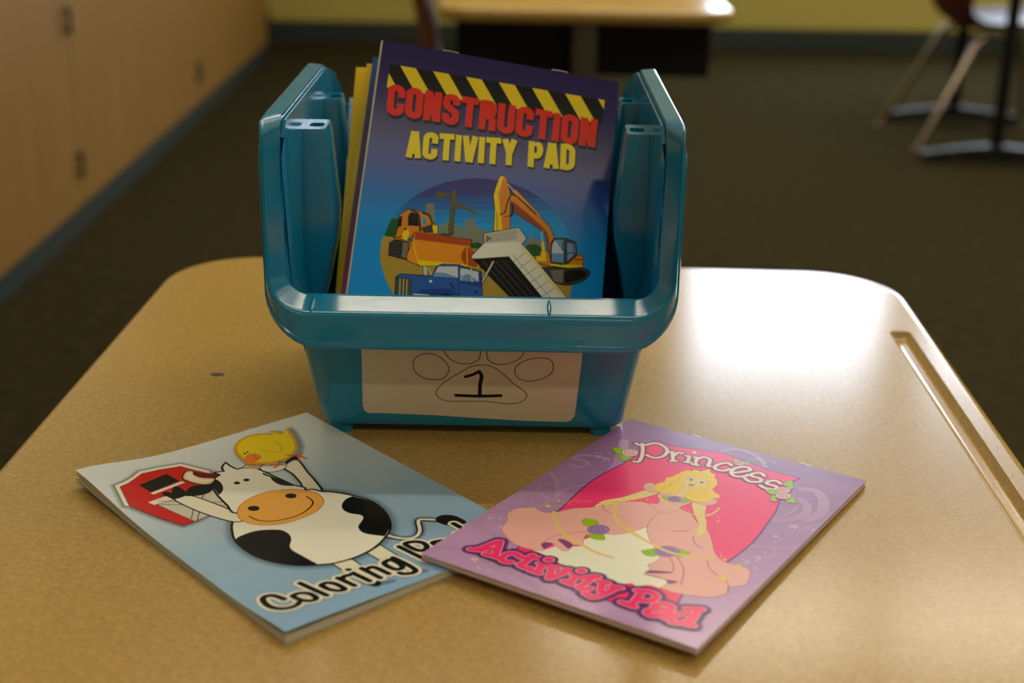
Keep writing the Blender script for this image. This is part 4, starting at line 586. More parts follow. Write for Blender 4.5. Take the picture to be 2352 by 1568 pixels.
  ('p',[('lip',1)],1,1,[(63.2,53.5),(63.2,54.2),(62.8,54.9),(62.1,55.5),(61.3,55.6),(60.8,55.2),(60.8,54.5),(61.2,53.8),(62,53.2),(62.7,53.1)]),
  ('p',[('cream',1,0.2)],1,0,[(61.1,54.7),(62.1,54.5),(62.9,53.8)]),
  ('p',[('dgreen',1,0.35),('leaf',1)],1,1,[(56.6,72.8,1),(58.1,71.4),(60.5,72.8),(60.5,75),(58.3,75.2)]),
  ('p',[('dgreen',1,0.35),('leaf',1)],1,1,[(64.8,71.1),(67,68.8),(69.5,69.8,1),(68,73.1),(65.3,74.4)]),
  ('p',[('dpurple',1,0.35),('rosep',1)],1,1,[(64.9,71),(65.3,72.7),(64.9,74.3),(63.9,75.5),(62.5,76),(61.1,75.7),(60.1,74.6),(59.8,73),(60.1,71.3),(61.1,70.1),(62.5,69.6),(63.9,69.9)]),
  ('p',[('dpurple',1,0.28)],1,0,[(62.8,72.6),(63,72.9),(62.8,73.3),(62.4,73.6),(61.9,73.4),(61.6,72.8),(61.8,71.9),(62.5,71.4),(63.4,71.7),(63.9,72.6),(63.7,73.9),(62.7,74.7),(61.5,74.6),(60.7,73.4),(60.8,71.7),(62,70.4),(63.6,70.4)]),
  ('p',[('dgreen',1,0.35),('leaf',1)],1,1,[(39.4,116.3),(39.2,114.1,1),(43.4,112.6),(46.4,115),(45.1,119),(42,119.7)]),
  ('p',[('dgreen',1,0.35),('leaf',1)],1,1,[(48.3,127.2),(49.8,123.8),(53.7,123.3),(56.4,126.7,1),(52.7,128.8)]),
  ('p',[('dpurple',1,0.35),('rosep',1)],1,1,[(53.2,117.2),(53.8,119.6),(53.3,122.1),(51.7,124),(49.4,124.8),(47.2,124.4),(45.5,122.8),(44.9,120.4),(45.4,117.9),(47.1,115.9),(49.3,115.1),(51.6,115.5)]),
  ('p',[('dpurple',1,0.28)],1,0,[(49.8,119.6),(50.1,120.1),(49.9,120.8),(49.2,121.2),(48.3,121),(47.9,120),(48.2,118.7),(49.4,117.9),(50.8,118.2),(51.7,119.6),(51.3,121.5),(49.8,122.9),(47.7,122.7),(46.4,120.9),(46.5,118.3),(48.4,116.4),(51,116.3)]),
  ('p',[('dgreen',1,0.35),('leaf',1)],1,1,[(73.8,126.1,1),(76,123),(78.1,120.8),(81.4,125.2),(78.9,128.5),(76,128.1)]),
  ('p',[('dgreen',1,0.35),('leaf',1)],1,1,[(85.8,115.3),(89.2,115.8),(91.5,115.1,1),(91.1,118.7),(88.6,122)]),
  ('p',[('dpurple',1,0.35),('rosep',1)],1,1,[(87.1,117.4),(87.7,119.9),(87,122.5),(85.2,124.6),(82.9,125.5),(80.6,125),(79,123.3),(78.4,120.7),(79.1,118),(80.8,116),(83.2,115.1),(85.5,115.6)]),
  ('p',[('dpurple',1,0.28)],1,0,[(83.5,120),(83.8,120.4),(83.6,121.2),(82.8,121.6),(82,121.3),(81.5,120.3),(81.9,118.9),(83.1,118.1),(84.6,118.4),(85.4,119.9),(85,122),(83.3,123.4),(81.3,123.2),(79.9,121.3),(80.2,118.6),(82.2,116.5),(84.9,116.4)]),
  ('p',[('trail2',1,1.6)],1,0,[(24.8,116.8),(28.7,122.6),(34.1,127.8),(41.2,133.1),(50.8,136.5),(59.8,139),(66.9,138.7)]),
  ('p',[('trail2',1,1.3)],1,0,[(43.1,92.2),(46.3,100.3),(51.5,107.4),(60.4,113.2),(72.7,117.5)]),
  ('p',[('hyellow',0.7,0.35)],1,0,[(25,115.9),(23.9,106.3),(27,100.2),(33.2,97)]),
  ('p',[('trail2',1,1.6)],1,0,[(42.6,91.7),(45.4,99.5),(51.7,107.2),(62,112.9),(73.1,117.6),(83.1,120.3),(91,119.4),(97.2,117.4),(101.8,114)]),
  ('p',[('trail2',1,1.1)],1,0,[(54.9,74.1),(60.6,78.5),(68.6,81.1),(76.8,82),(82.2,79.5),(83.5,73),(83,69.1)]),
  ('d','white',26,0.14,0.86,(24.2,106.9),(34.1,96.3)),
  ('d','white',20,0.14,1.36,(21.6,113.6),(22.6,106.4)),
  ('d','hyellow',24,0.14,0.72,(32,126.3),(50.7,136.3)),
  ('d','hyellow',12,0.22,0.5,(52.5,137.2),(66.9,138.7)),
  ('d','hyellow',24,0.22,0.86,(46.7,100),(71.7,116.8)),
  ('d','white',40,0.28,1,(68.9,79.5),(86.7,77.5)),
  ('d','hyellow',20,0.14,0.64,(55.9,74.8),(68.1,80)),
  ('d','hyellow',22,0.28,0.78,(46.6,84.5),(54.2,80.4)),
  ('d','hyellow',18,0.28,0.64,(89,119.7),(102.1,113.8)),
  ('d','white',18,0.22,1.22,(97.5,107.3),(105.6,111.3)),
  ('d','hyellow',24,0.22,2.08,(108.5,117.5),(117.7,120.2)),
  ('d','hyellow',9,0.36,0.78,(87.7,151.5),(99.9,148)),
  ('*','hyellow',(19.4,113.1),1.94),
  ('*','hyellow',(15.1,124.4),1.5),
  ('*','hyellow',(20.6,105.3),1.14),
  ('*','hyellow',(15.3,118.2),0.94),
  ('*','hyellow',(45.5,134.4),0.92),
  ('*','hyellow',(51,136.2),0.92),
  ('*','hyellow',(18.8,127),0.72),
  ('*','hyellow',(46.3,80.5),1.06),
  ('*','hyellow',(46.6,66.9),1.14),
  ('*','hyellow',(46.4,80.3),1.22),
  ('*','hyellow',(88.5,81.6),1),
  ('*','hyellow',(106,112.4),1.22),
  ('*','hyellow',(113.4,114),1.78),
  ('*','hyellow',(111.8,127.9),2.36),
  ('*','hyellow',(94.9,103.6),1),
  ('*','hyellow',(114.4,118.9),0.78),
  ('*','hyellow',(52.3,80.3),0.86),
  ('*','hyellow',(95.7,148),0.86),
 ],
 'ptitle': [
  ('L',[('plum',1,3.9),('tpink',1,2.1),('cream',1,1.45)],1,[(0,[(20.6,25.1),(24.7,32.3),(28,39.8),(29.4,45.6),(27.6,46.7)]),(0,[(17.8,26.5),(20.2,27.4),(22.8,25.2),(25,21),(28.1,20.4),(33,23.1),(35.6,27.6),(35.9,33.5),(33.3,37),(28.9,36.2)]),(0,[(37.8,25.9),(42.6,34.6)]),(0,[(35.9,26.5),(37.7,25.3)]),(0,[(40,28.9),(40,24.6),(42.1,23.7)]),(0,[(41.7,35.4),(43.9,33.9)]),(0,[(46.7,25.6),(49.3,32.2)]),(0,[(45.1,25.5),(46.5,25.1)]),(0,[(47.9,32.6),(50.9,31.7)]),(0,[(50.4,24.6),(53.6,32.5)]),(0,[(49.1,24.5),(50.3,24.2)]),(0,[(52.3,32.9),(54.9,32.2)]),(0,[(51.4,26.1),(52.4,22.1),(55.3,21.6),(57.2,23.9),(59,29.9),(60.1,29.7)]),(0,[(67.9,22.6),(65,21.3),(62.6,24.6),(62.2,29.4),(64.5,31.5),(67.6,30.5),(69.1,27.2)]),(0,[(72.5,29.9),(75.5,26.2),(77.6,22.2),(75.6,20.1),(72.5,21.5),(70.6,26),(71.6,30.9),(74.2,32.9),(77.4,31.7),(79.3,27.8)]),(0,[(85.9,24.5),(83.1,22.5),(80.3,25.2),(80.9,28.2),(85.8,28.6),(86.7,31.9),(82.8,34.5),(79.4,32.4)]),(0,[(95.7,28),(92.6,26.3),(89.9,28.9),(90.5,31.9),(95.2,32.1),(96,35.3),(91.8,36.9),(88.5,35.4)])]),
  ('p',[('cream',1)],1,1,[(47.2,18.4),(47.4,19.5),(47,20.2),(46.3,20.3),(45.6,19.6),(45.4,18.6),(45.8,17.8),(46.5,17.7)]),
  ('p',[('dgreen',1,0.35),('leaf',1)],1,1,[(10.6,38.2,1),(14.5,36.5),(17.3,36.9),(18.1,43),(14.4,42.4)]),
  ('p',[('dgreen',1,0.35),('leaf',1)],1,1,[(17.8,44.1),(21.6,43.7),(25.1,42.8,1),(23.3,49),(20.1,47.3)]),
  ('p',[('dpurple',1,0.35),('rosel',1)],1,1,[(24.3,36.5),(24.9,38.8),(24.5,41.1),(23.2,42.8),(21.4,43.5),(19.4,42.9),(17.9,41.2),(17.2,38.8),(17.6,36.5),(18.9,34.7),(20.8,34.1),(22.7,34.7)]),
  ('p',[('dpurple',1,0.28)],1,0,[(21.5,38.5),(21.7,39),(21.6,39.6),(21,40),(20.2,39.7),(19.8,38.7),(20,37.5),(21,36.8),(22.2,37.2),(23,38.7),(22.8,40.5),(21.5,41.6),(19.8,41.3),(18.5,39.5),(18.5,37),(20,35.3),(22.3,35.4)]),
  ('p',[('dgreen',1,0.35),('leaf',1)],1,1,[(65.7,15.2,1),(67.8,14.4),(70.3,16.6),(67.6,17.8)]),
  ('p',[('dgreen',1,0.35),('leaf',1)],1,1,[(70.6,14.8),(74,13.6,1),(73.4,17.6)]),
  ('p',[('dpurple',1,0.35),('rosel',1)],1,1,[(72.1,16.9),(72.4,18.3),(72.1,19.6),(71.3,20.6),(70.3,20.9),(69.2,20.6),(68.4,19.6),(68.2,18.3),(68.5,17),(69.2,16),(70.3,15.6),(71.4,15.9)]),
  ('p',[('dpurple',1,0.28)],1,0,[(70.5,18.1),(70.6,18.4),(70.5,18.7),(70.2,18.9),(69.8,18.8),(69.6,18.2),(69.7,17.5),(70.3,17.1),(71,17.4),(71.4,18.2),(71.2,19.2),(70.4,19.9),(69.5,19.7),(68.9,18.7),(69,17.3),(69.9,16.3),(71.1,16.3)]),
  ('p',[('dgreen',1,0.35),('leaf',1)],1,1,[(96.9,28.4),(96.9,23.1),(98.6,21.5,1),(101.4,26.6),(102.3,30.7),(98.9,29.2)]),
  ('p',[('dgreen',1,0.35),('leaf',1)],1,1,[(92,38.7,1),(94.1,36.4),(97.1,35.7),(99.4,38.4),(96.4,41.7)]),
  ('p',[('dgreen',1,0.35),('leaf',1)],1,1,[(98.4,41.4),(101.4,47.1),(99,48.5,1),(97.7,43.4)]),
  ('p',[('dgreen',1,0.35),('leaf',1)],1,1,[(103.2,42.2),(105.4,38.4),(107.6,39.7),(109.7,43.3,1),(106.9,44.6)]),
  ('p',[('dpurple',1,0.35),('rosel',1)],1,1,[(104.9,37.6),(105.2,39.6),(104.7,41.6),(103.4,43.1),(101.7,43.7),(100.2,43.3),(99.1,41.9),(98.7,40),(99.3,37.9),(100.6,36.4),(102.3,35.8),(103.8,36.2)]),
  ('p',[('dpurple',1,0.28)],1,0,[(102.3,39.5),(102.5,39.9),(102.3,40.4),(101.8,40.8),(101.2,40.5),(100.9,39.7),(101.2,38.7),(102.1,38.1),(103.1,38.4),(103.7,39.6),(103.3,41.1),(102.1,42.1),(100.6,41.9),(99.8,40.4),(100.1,38.4),(101.5,36.8),(103.4,36.8)]),
  ('p',[('dpurple',1,0.35),('rosel',1)],1,1,[(102.2,32),(102.5,33.8),(102,35.7),(100.9,37.1),(99.4,37.6),(97.9,37.2),(96.9,35.8),(96.6,34),(97.1,32.1),(98.2,30.7),(99.7,30.2),(101.2,30.6)]),
  ('p',[('dpurple',1,0.28)],1,0,[(99.9,33.7),(100,34),(99.9,34.5),(99.4,34.8),(98.8,34.6),(98.6,33.8),(98.8,32.9),(99.6,32.3),(100.6,32.6),(101.1,33.8),(100.7,35.2),(99.7,36.1),(98.4,35.9),(97.5,34.5),(97.8,32.5),(99.1,31.1),(100.8,31.2)]),
 ],
 'atitle': [
  ('L',[('shadow',0.25,8.4),('shadow',0.25,7.4),('dpurple',1,6.6),('tpink',1,3.9),('hotpink',1,3.1)],1,[(0,[(16.9,166.8),(18.8,160.5),(20.2,154.9)]),(0,[(20.9,154.5),(23.7,160.7),(26.5,167.2)]),(0,[(19.4,163.5),(23.9,161.2)]),(0,[(14.6,167.6),(19.2,165.7)]),(0,[(22.1,167.5),(27.9,167.1)]),(0,[(34.8,160.9),(31.7,159.9),(29.5,162.2),(29.5,166.5),(32.2,168.4),(34.6,167.2)]),(0,[(38.8,156.9),(39.3,164),(38.8,167),(41.8,167.9),(43.9,167.1)]),(0,[(35.8,161.5),(41.7,157.4)]),(0,[(46.6,160.9),(47.8,168.1)]),(0,[(44.8,161.2),(47.1,160.7)]),(0,[(45.1,168.4),(49.3,168.2)]),(0,[(50.8,160.7),(54.7,169.6)]),(0,[(54.7,169.6),(56.5,164.3),(57.6,159.1)]),(0,[(48.9,161.1),(52.9,159.9)]),(0,[(56.3,159.6),(58.4,158.8)]),(0,[(62.6,160.6),(63.4,168.3)]),(0,[(60.7,161.1),(63,160.7)]),(0,[(60.8,168.2),(64.7,168.4)]),(0,[(68.4,157.4),(68.7,164.5),(68.4,168.8),(71.2,168.8),(72.3,166.9)]),(0,[(64.7,161.5),(70.3,156.9)]),(0,[(74.1,159.9),(76.8,166.3)]),(0,[(80.8,159.9),(79.4,166.8),(77,172.3),(72.9,171.8)]),(0,[(72.1,160),(75.7,159.1)]),(0,[(78.9,160.5),(82.2,159.7)]),(0,[(90.5,156.8),(91.5,163.4),(92.1,168.8)]),(0,[(88.4,157.4),(93.4,155.4),(97.1,157),(97.1,161.3),(92.9,163.7)]),(0,[(88,169.2),(93.7,169.6)]),(0,[(99.7,164),(102.1,160.7),(105.8,160.9),(106.8,165.2),(107.3,170.1)]),(0,[(105.7,164.1),(101.3,166),(99.6,170.1),(102.4,171.5),(105.8,167.8)]),(0,[(115.3,156.9),(116.2,162.9),(116.9,168.5)]),(1,[(115.6,162.9),(111.3,163.5),(109.3,167.8),(111,171.2),(113.9,169.9),(115.9,166.5)]),(0,[(111.1,158.6),(116.2,155.7)]),(0,[(114.9,169.6),(118.9,169)])]),
  ('p',[('dpurple',1)],1,1,[(49.7,153.9),(50.2,156.3),(49.3,158.6),(47.3,160.1),(45,160.1),(43.2,158.7),(42.6,156.3),(43.5,153.9),(45.5,152.5),(47.9,152.5)]),
  ('p',[('tpink',1)],1,1,[(48.5,154.8),(48.9,156.3),(48.3,157.8),(47,158.8),(45.5,158.8),(44.3,157.8),(44,156.3),(44.5,154.8),(45.8,153.8),(47.4,153.8)]),
  ('p',[('hotpink',1)],1,1,[(48.1,155),(48.4,156.3),(48,157.5),(46.9,158.3),(45.6,158.3),(44.7,157.5),(44.4,156.3),(44.9,155),(46,154.3),(47.2,154.3)]),
  ('p',[('dpurple',1)],1,1,[(65.4,154.3),(65.9,156.6),(65,158.9),(63,160.3),(60.7,160.3),(59,158.9),(58.5,156.6),(59.4,154.3),(61.4,152.8),(63.7,152.8)]),
  ('p',[('tpink',1)],1,1,[(64.3,155.1),(64.6,156.6),(64,158.1),(62.7,159),(61.2,159),(60.1,158.1),(59.8,156.6),(60.4,155.1),(61.7,154.1),(63.2,154.1)]),
  ('p',[('hotpink',1)],1,1,[(63.9,155.4),(64.2,156.6),(63.7,157.8),(62.6,158.6),(61.4,158.6),(60.5,157.8),(60.2,156.6),(60.7,155.4),(61.8,154.6),(63,154.6)]),
 ],
 'label': [
  ('p',[('label',1)],0,1,[(-74,43.2),(34.9,44.4),(33.5,22.3),(32.3,5.9),(30.4,2.9),(27.4,2.1),(6.6,2.4),(-14.9,3.5),(-39.5,4.9),(-67.8,5.7),(-71.7,5.3),(-73.9,6.9),(-74.6,10.1)]),
  ('p',[('ink',1,0.4)],1,1,[(-48.8,34),(-47.6,38.4),(-43.4,41.1),(-38.2,40.8),(-33.7,37.8),(-31.2,33.9),(-31.6,29.9),(-34.6,26.7),(-39.9,26.2),(-44.4,27.4),(-47.8,30.5)]),
  ('p',[('ink',1,0.4)],1,1,[(-32.9,44),(-32.6,41.4),(-30,37.9),(-25.5,35.8),(-20.3,35.9),(-16.5,38.2),(-15.4,41.7),(-15.8,45.2),(-18,49.5),(-24,51.1),(-29.9,49.2)]),
  ('p',[('ink',1,0.4)],1,1,[(-12.1,44.4),(-12.2,40),(-10.5,37),(-6,35.6),(-1.5,36.3),(3.7,39),(5.9,42.6),(5.8,45.6),(2,50.7),(-5.4,51.4),(-10.6,48.8)]),
  ('p',[('ink',1,0.4)],1,1,[(1.6,31.5),(3,35.5),(8.2,38.7),(14.9,39.8),(19.4,38.4),(20.7,34.5),(19.3,30.5),(15.2,27.7),(9.2,26.1),(3.9,27.5)]),
  ('p',[('ink',1,0.4)],1,1,[(-15,35.2),(-20.3,34.1),(-25.5,30.5),(-33.1,25),(-37.4,19.5),(-36.6,15.9),(-32.5,13.7),(-21.8,13.5),(-15.7,13.8),(-8.8,13.3),(-1.2,12.5),(4.9,13.6),(7.9,17.2),(6.3,20.4),(0.9,24.8),(-4.4,30.5),(-9.7,34.3)]),
  ('p',[('ink',1,1.6)],1,0,[(-22.9,28.1),(-19.1,29.5),(-16.3,31.3)]),
  ('p',[('ink',1,1.9)],1,0,[(-16.1,31.3),(-14.8,28.5),(-15.5,24),(-15.7,17.7)]),
  ('p',[('ink',1,1.7)],1,0,[(-27.7,17.1),(-16.5,16.8),(-5.1,17.3)]),
 ],
}
PADS = {
 'princess': ((0.0620,0.6789,0.0034),(0.8423,-0.5390,-0.0031),(-0.5388,-0.8422,0.0180),0.1275,0.1828),
 'coloring': ((-0.2016,0.5958,0.0030),(0.7443,0.6679,0.0000),(0.6679,-0.7443,0.0000),0.1278,0.1762),
 'construction': ((-0.0720,0.7714,0.1825),(0.9813,0.0890,-0.1709),(-0.0767,-0.6330,-0.7703),0.1308,0.1760),
 'navy': ((-0.0807,0.8026,0.1685),(0.9975,-0.0455,-0.0540),(-0.0706,-0.6426,-0.7629),0.1040,0.1760),
 'yellow2': ((-0.0849,0.8087,0.1638),(0.9981,-0.0407,-0.0464),(-0.0617,-0.6581,-0.7504),0.1180,0.1760),
 'yellow': ((-0.0920,0.8170,0.1603),(0.9998,-0.0140,-0.0151),(-0.0206,-0.6778,-0.7349),0.1220,0.1760),
 'blue': ((-0.0962,0.8168,0.1428),(0.9998,0.0142,0.0141),(0.0200,-0.7102,-0.7037),0.1280,0.1760),
}
# ------------------------------------------------------------------ printed artwork
INK = {k: srgb(v) for k, v in dict(ink='14130f', black='0c0c0c', cream='efe9d3', white='f2efe0', paleg='d3d1bd', red='d2231a', darkred='6d0e10', shadow='10141a', peach='efc692', muzzle='f0b04e', brown='8a3a12', gold='e2a414', yellow='f3d70f', orange='f08a2a', dorange='dd5a1e',
    hyellow='e8cf1a', tred='e02a12', tyellow='f0de1c', sky='12a0dc', purple='3a2c72', ground='b89a3c', green='155a28', grey='828878', olive='5c5a32', dgrey='3c3a36', mgrey='7d776a', lgrey='b9b9a9', orng='f39a12', dorng='e08a18', rorng='b8490f', brownorng='9a4208', byellow='f6dc10', glass='6f9fd0', paleb='cfdce2', blue='2a62b8', dblue='1c4896',
    swirl='ba93bc', swirlstar='d9b3cf', **{'sky%d' % k: '%02x%02x%02x' % tuple(round(a + (b - a) * k / 9) for a, b in zip((54, 44, 124), (10, 160, 240))) for k in range(10)}, trail2='eccb78', pink='fb3d7c', dpurple='6d2f7c', plum='7f3a66', petti='f0efd8', dress='f0b4aa', mauve='9c5378', fold='8a4a86', skin='f0d687', hair='fad41a', hgold='e0a012', crown='f8dc24', eye='2f6f96', lip='c8404c', rosep='a583ba', rosel='eebcb8', leaf='9cc31e', dgreen='5b6a26', trail='f1dc4a', tpink='f7a6b4', hotpink='fb3478', label='cfc3ac').items()}
def ink(c, a=1.0):
    return mat('print_%s%s' % (c, '' if a >= 1 else '_%d' % round(a * 100)), INK[c], .17, spec=.22, alpha=a)
def crom(P, closed, smooth, n=4):
    if not smooth or len(P) < 3: return [Vector((p[0], p[1])) for p in P]
    m = len(P); out = []
    for i in range(m if closed else m - 1):
        p1, p2 = P[i], P[(i + 1) % m]
        p0 = P[(i - 1) % m] if (closed or i > 0) else p1
        p3 = P[(i + 2) % m] if (closed or i + 2 < m) else p2
        if len(p1) > 2: p0 = p1
        if len(p2) > 2: p3 = p2
        for k in range(n):
            t = k / n; q = []
            for d in (0, 1): q.append(.5 * (2 * p1[d] + (p2[d] - p0[d]) * t + (2 * p0[d] - 5 * p1[d] + 4 * p2[d] - p3[d]) * t * t + (3 * p1[d] - p0[d] - 3 * p2[d] + p3[d]) * t ** 3))
            out.append(Vector(q))
    if not closed: out.append(Vector(P[-1][:2]))
    return out
class Print:
    """Flat ink on a cover: every shape lies one hair above whatever it overprints."""
    def __init__(s, sgn=-1, size=None, under=()): s.v = []; s.f = []; s.m = []; s.slots = []; s.sgn = sgn; s.size = size; s.boxes = list(under); s.rnd = random.Random(7)
    def slot(s, c, a):
        m = ink(c, a)
        if m not in s.slots: s.slots.append(m)
        return s.slots.index(m)
    def add(s, pts, faces, c, a):
        if s.size: pts = [Vector((min(max(p[0], .3), s.size[0] - .3), min(max(p[1], .3), s.size[1] - .3))) for p in pts]
        xs, ys = [p[0] for p in pts], [p[1] for p in pts]; bb = (min(xs), min(ys), max(xs), max(ys))
        lv = 1 + max([q[4] for q in s.boxes if q[0] < bb[2] and q[2] > bb[0] and q[1] < bb[3] and q[3] > bb[1]], default=0)
        s.boxes.append((*bb, lv)); z = .00004 + .0000038 * lv
        b = len(s.v); k = s.slot(c, a)
        for p in pts: s.v.append((p[0] * .001, s.sgn * p[1] * .001, z))
        for f in faces: s.f.append([b + i for i in f]); s.m.append(k)
    def fill(s, P, c, a):
        s.add(P, geometry.tessellate_polygon([[Vector((p[0], p[1], 0)) for p in P]]), c, a)
    def union(s, polys, c, a):
        V, F = [], []
        for q in polys:
            ar = sum(q[i - 1].x * q[i].y - q[i].x * q[i - 1].y for i in range(len(q)))
            if abs(ar) < 1e-4: continue
            if ar < 0: q = q[::-1]
            F.append(list(range(len(V), len(V) + len(q)))); V += q
        area = lambda vv, f: abs(sum(vv[f[i - 1]].x * vv[f[i]].y - vv[f[i]].x * vv[f[i - 1]].y for i in range(len(f)))) / 2
        r = geometry.delaunay_2d_cdt(V, [], F, 0, 1e-4, True); G = [f for f, o in zip(r[2], r[5]) if o]
        if sum(area(r[0], f) for f in G) < 1.02 * sum(area(V, f) for f in F): s.add(r[0], G, c, a)
        else: s.add(V, F, c, a)
    def strokepolys(s, P, w, closed, cap=True):
        P = [p for i, p in enumerate(P) if i == 0 or (p - P[i - 1]).length > 1e-3]
        if closed and (P[0] - P[-1]).length < 1e-2: P = P[:-1]
        m = len(P); h = w / 2; L, Rr = [], []
        for i in range(m):
            a0 = P[(i - 1) % m] if (closed or i) else None; b0 = P[(i + 1) % m] if (closed or i < m - 1) else None
            d1 = (P[i] - a0).normalized() if a0 is not None else None; d2 = (b0 - P[i]).normalized() if b0 is not None else None
            d1 = d1 or d2; d2 = d2 or d1
            t = d1 + d2; t = t.normalized() if t.length > 1e-3 else d1
            nn = Vector((-t.y, t.x)); k = max(.55, abs(nn.dot(Vector((-d1.y, d1.x)))))
            L.append(P[i] + nn * h / k); Rr.append(P[i] - nn * h / k)
        out = []
        for i in range(m if closed else m - 1):
            j = (i + 1) % m; out += [[L[i], L[j], Rr[j]], [L[i], Rr[j], Rr[i]]]
        if not closed and cap:
            for e, q in ((0, -1), (m - 1, 1)):
                d = (P[1] - P[0]).normalized() if e == 0 else (P[-1] - P[-2]).normalized(); nn = Vector((-d.y, d.x))
                out.append([P[e] + nn * h * math.cos(R(180 * k / 8)) + d * q * h * math.sin(R(180 * k / 8)) for k in range(9)])
        return out
    def stroke(s, P, w, closed, c, a): s.union(s.strokepolys(P, w, closed), c, a)
    def run(s, ops):
        for op in ops:
            if op[0] == 'p':
                _, styles, sm, cl, P = op; Q = crom(P, cl, sm)
                for st in styles:
                    if len(st) == 2: s.fill(Q, *st)
                    else: s.stroke(Q, st[2], cl, st[0], st[1])
            elif op[0] == 'L':
                _, styles, sm, seq = op; C_ = [(cl, crom(P, cl, sm)) for cl, P in seq]
                for st in styles:
                    o = Vector(st[3:5]) if len(st) > 3 else Vector((0, 0))
                    for cl, Q in C_: s.union(s.strokepolys([q + o for q in Q], st[2], cl, bool(sm)), st[0], st[1])
            elif op[0] == 'd':
                _, c, n, r, sp, a, b = op
                for k in range(n):
                    t = s.rnd.random(); x = a[0] + (b[0] - a[0]) * t + s.rnd.gauss(0, sp * .7); y = a[1] + (b[1] - a[1]) * t + s.rnd.gauss(0, sp * .7); q = r * (.4 + s.rnd.random() * .8)
                    s.add([Vector((x + q * math.cos(j * 1.047), y + q * math.sin(j * 1.047))) for j in range(6)], [tuple(range(6))], c, 1)
            elif op[0] == '*':
                _, c, p, r = op
                s.fill([Vector((p[0] + (r if j % 2 == 0 else r * .45) * math.sin(j * math.pi / 5), p[1] - (r if j % 2 == 0 else r * .45) * math.cos(j * math.pi / 5))) for j in range(10)], c, 1)
        return s
    def build(s, name, parent, lab=None, lift=None, loc=None):
        bm = bmesh.new(); V = [bm.verts.new(p) for p in s.v]
        for f, m in zip(s.f, s.m):
            try: q = bm.faces.new([V[i] for i in f]); q.material_index = m
            except ValueError: pass
        if lift:
            bmesh.ops.triangulate(bm, faces=bm.faces[:])
            for _ in range(5):
                es = [e for e in bm.edges if e.calc_length() > .003 and min(e.verts[0].co.x, e.verts[1].co.x) < .075]
                if not es: break
                bmesh.ops.subdivide_edges(bm, edges=es, cuts=1); bmesh.ops.triangulate(bm, faces=[f for f in bm.faces if len(f.verts) > 3])
            for v in bm.verts: v.co.z += lift(v.co.x, -v.co.y)
        bmesh.ops.recalc_face_normals(bm, faces=[])
        for f in bm.faces:
            f.normal_update()
            if f.normal.z < 0: f.normal_flip()
        o = link(name, bm, s.slots, parent, recalc=False)
        if lab: o['label'] = lab
        return o
def artwork(cv, size, parts, lift=None):
    under = []
    for key, nm, lb in parts:
        p = Print(size=(size[0] * 1000, size[1] * 1000), under=under).run(ART[key]); under = p.boxes; p.build(nm, cv, lb, lift)

# ------------------------------------------------------------------ pads of paper
def grad_mat(name, stops, rough=.30, axis=1, length=.18, spec=.5, cloud=0):
    m = mat(name, rough=rough, spec=spec)
    tc = node(m, 'ShaderNodeTexCoord'); sp = node(m, 'ShaderNodeSeparateXYZ'); ma = node(m, 'ShaderNodeMath', operation='MULTIPLY'); rp = node(m, 'ShaderNodeValToRGB')
    lk(m, tc.outputs['Object'], sp.inputs[0]); lk(m, sp.outputs[axis], ma.inputs[0]); ma.inputs[1].default_value = (-1 if axis == 1 else 1) / length
    src = ma.outputs[0]
    if cloud:
        nz = node(m, 'ShaderNodeTexNoise'); nz.inputs['Scale'].default_value = 28; nz.inputs['Detail'].default_value = 4; ad = node(m, 'ShaderNodeMath', operation='MULTIPLY_ADD')
        lk(m, tc.outputs['Object'], nz.inputs['Vector']); lk(m, nz.outputs['Fac'], ad.inputs[0]); ad.inputs[1].default_value = cloud; lk(m, src, ad.inputs[2]); src = ad.outputs[0]
    lk(m, src, rp.inputs[0]); el = rp.color_ramp.elements
    el[0].position, el[0].color = stops[0][0], (*srgb(stops[0][1]), 1); el[1].position, el[1].color = stops[-1][0], (*srgb(stops[-1][1]), 1)
    for p, c in stops[1:-1]: e = el.new(p); e.color = (*srgb(c), 1)
    lk(m, rp.outputs[0], bsdf(m).inputs['Base Color'])
    return m
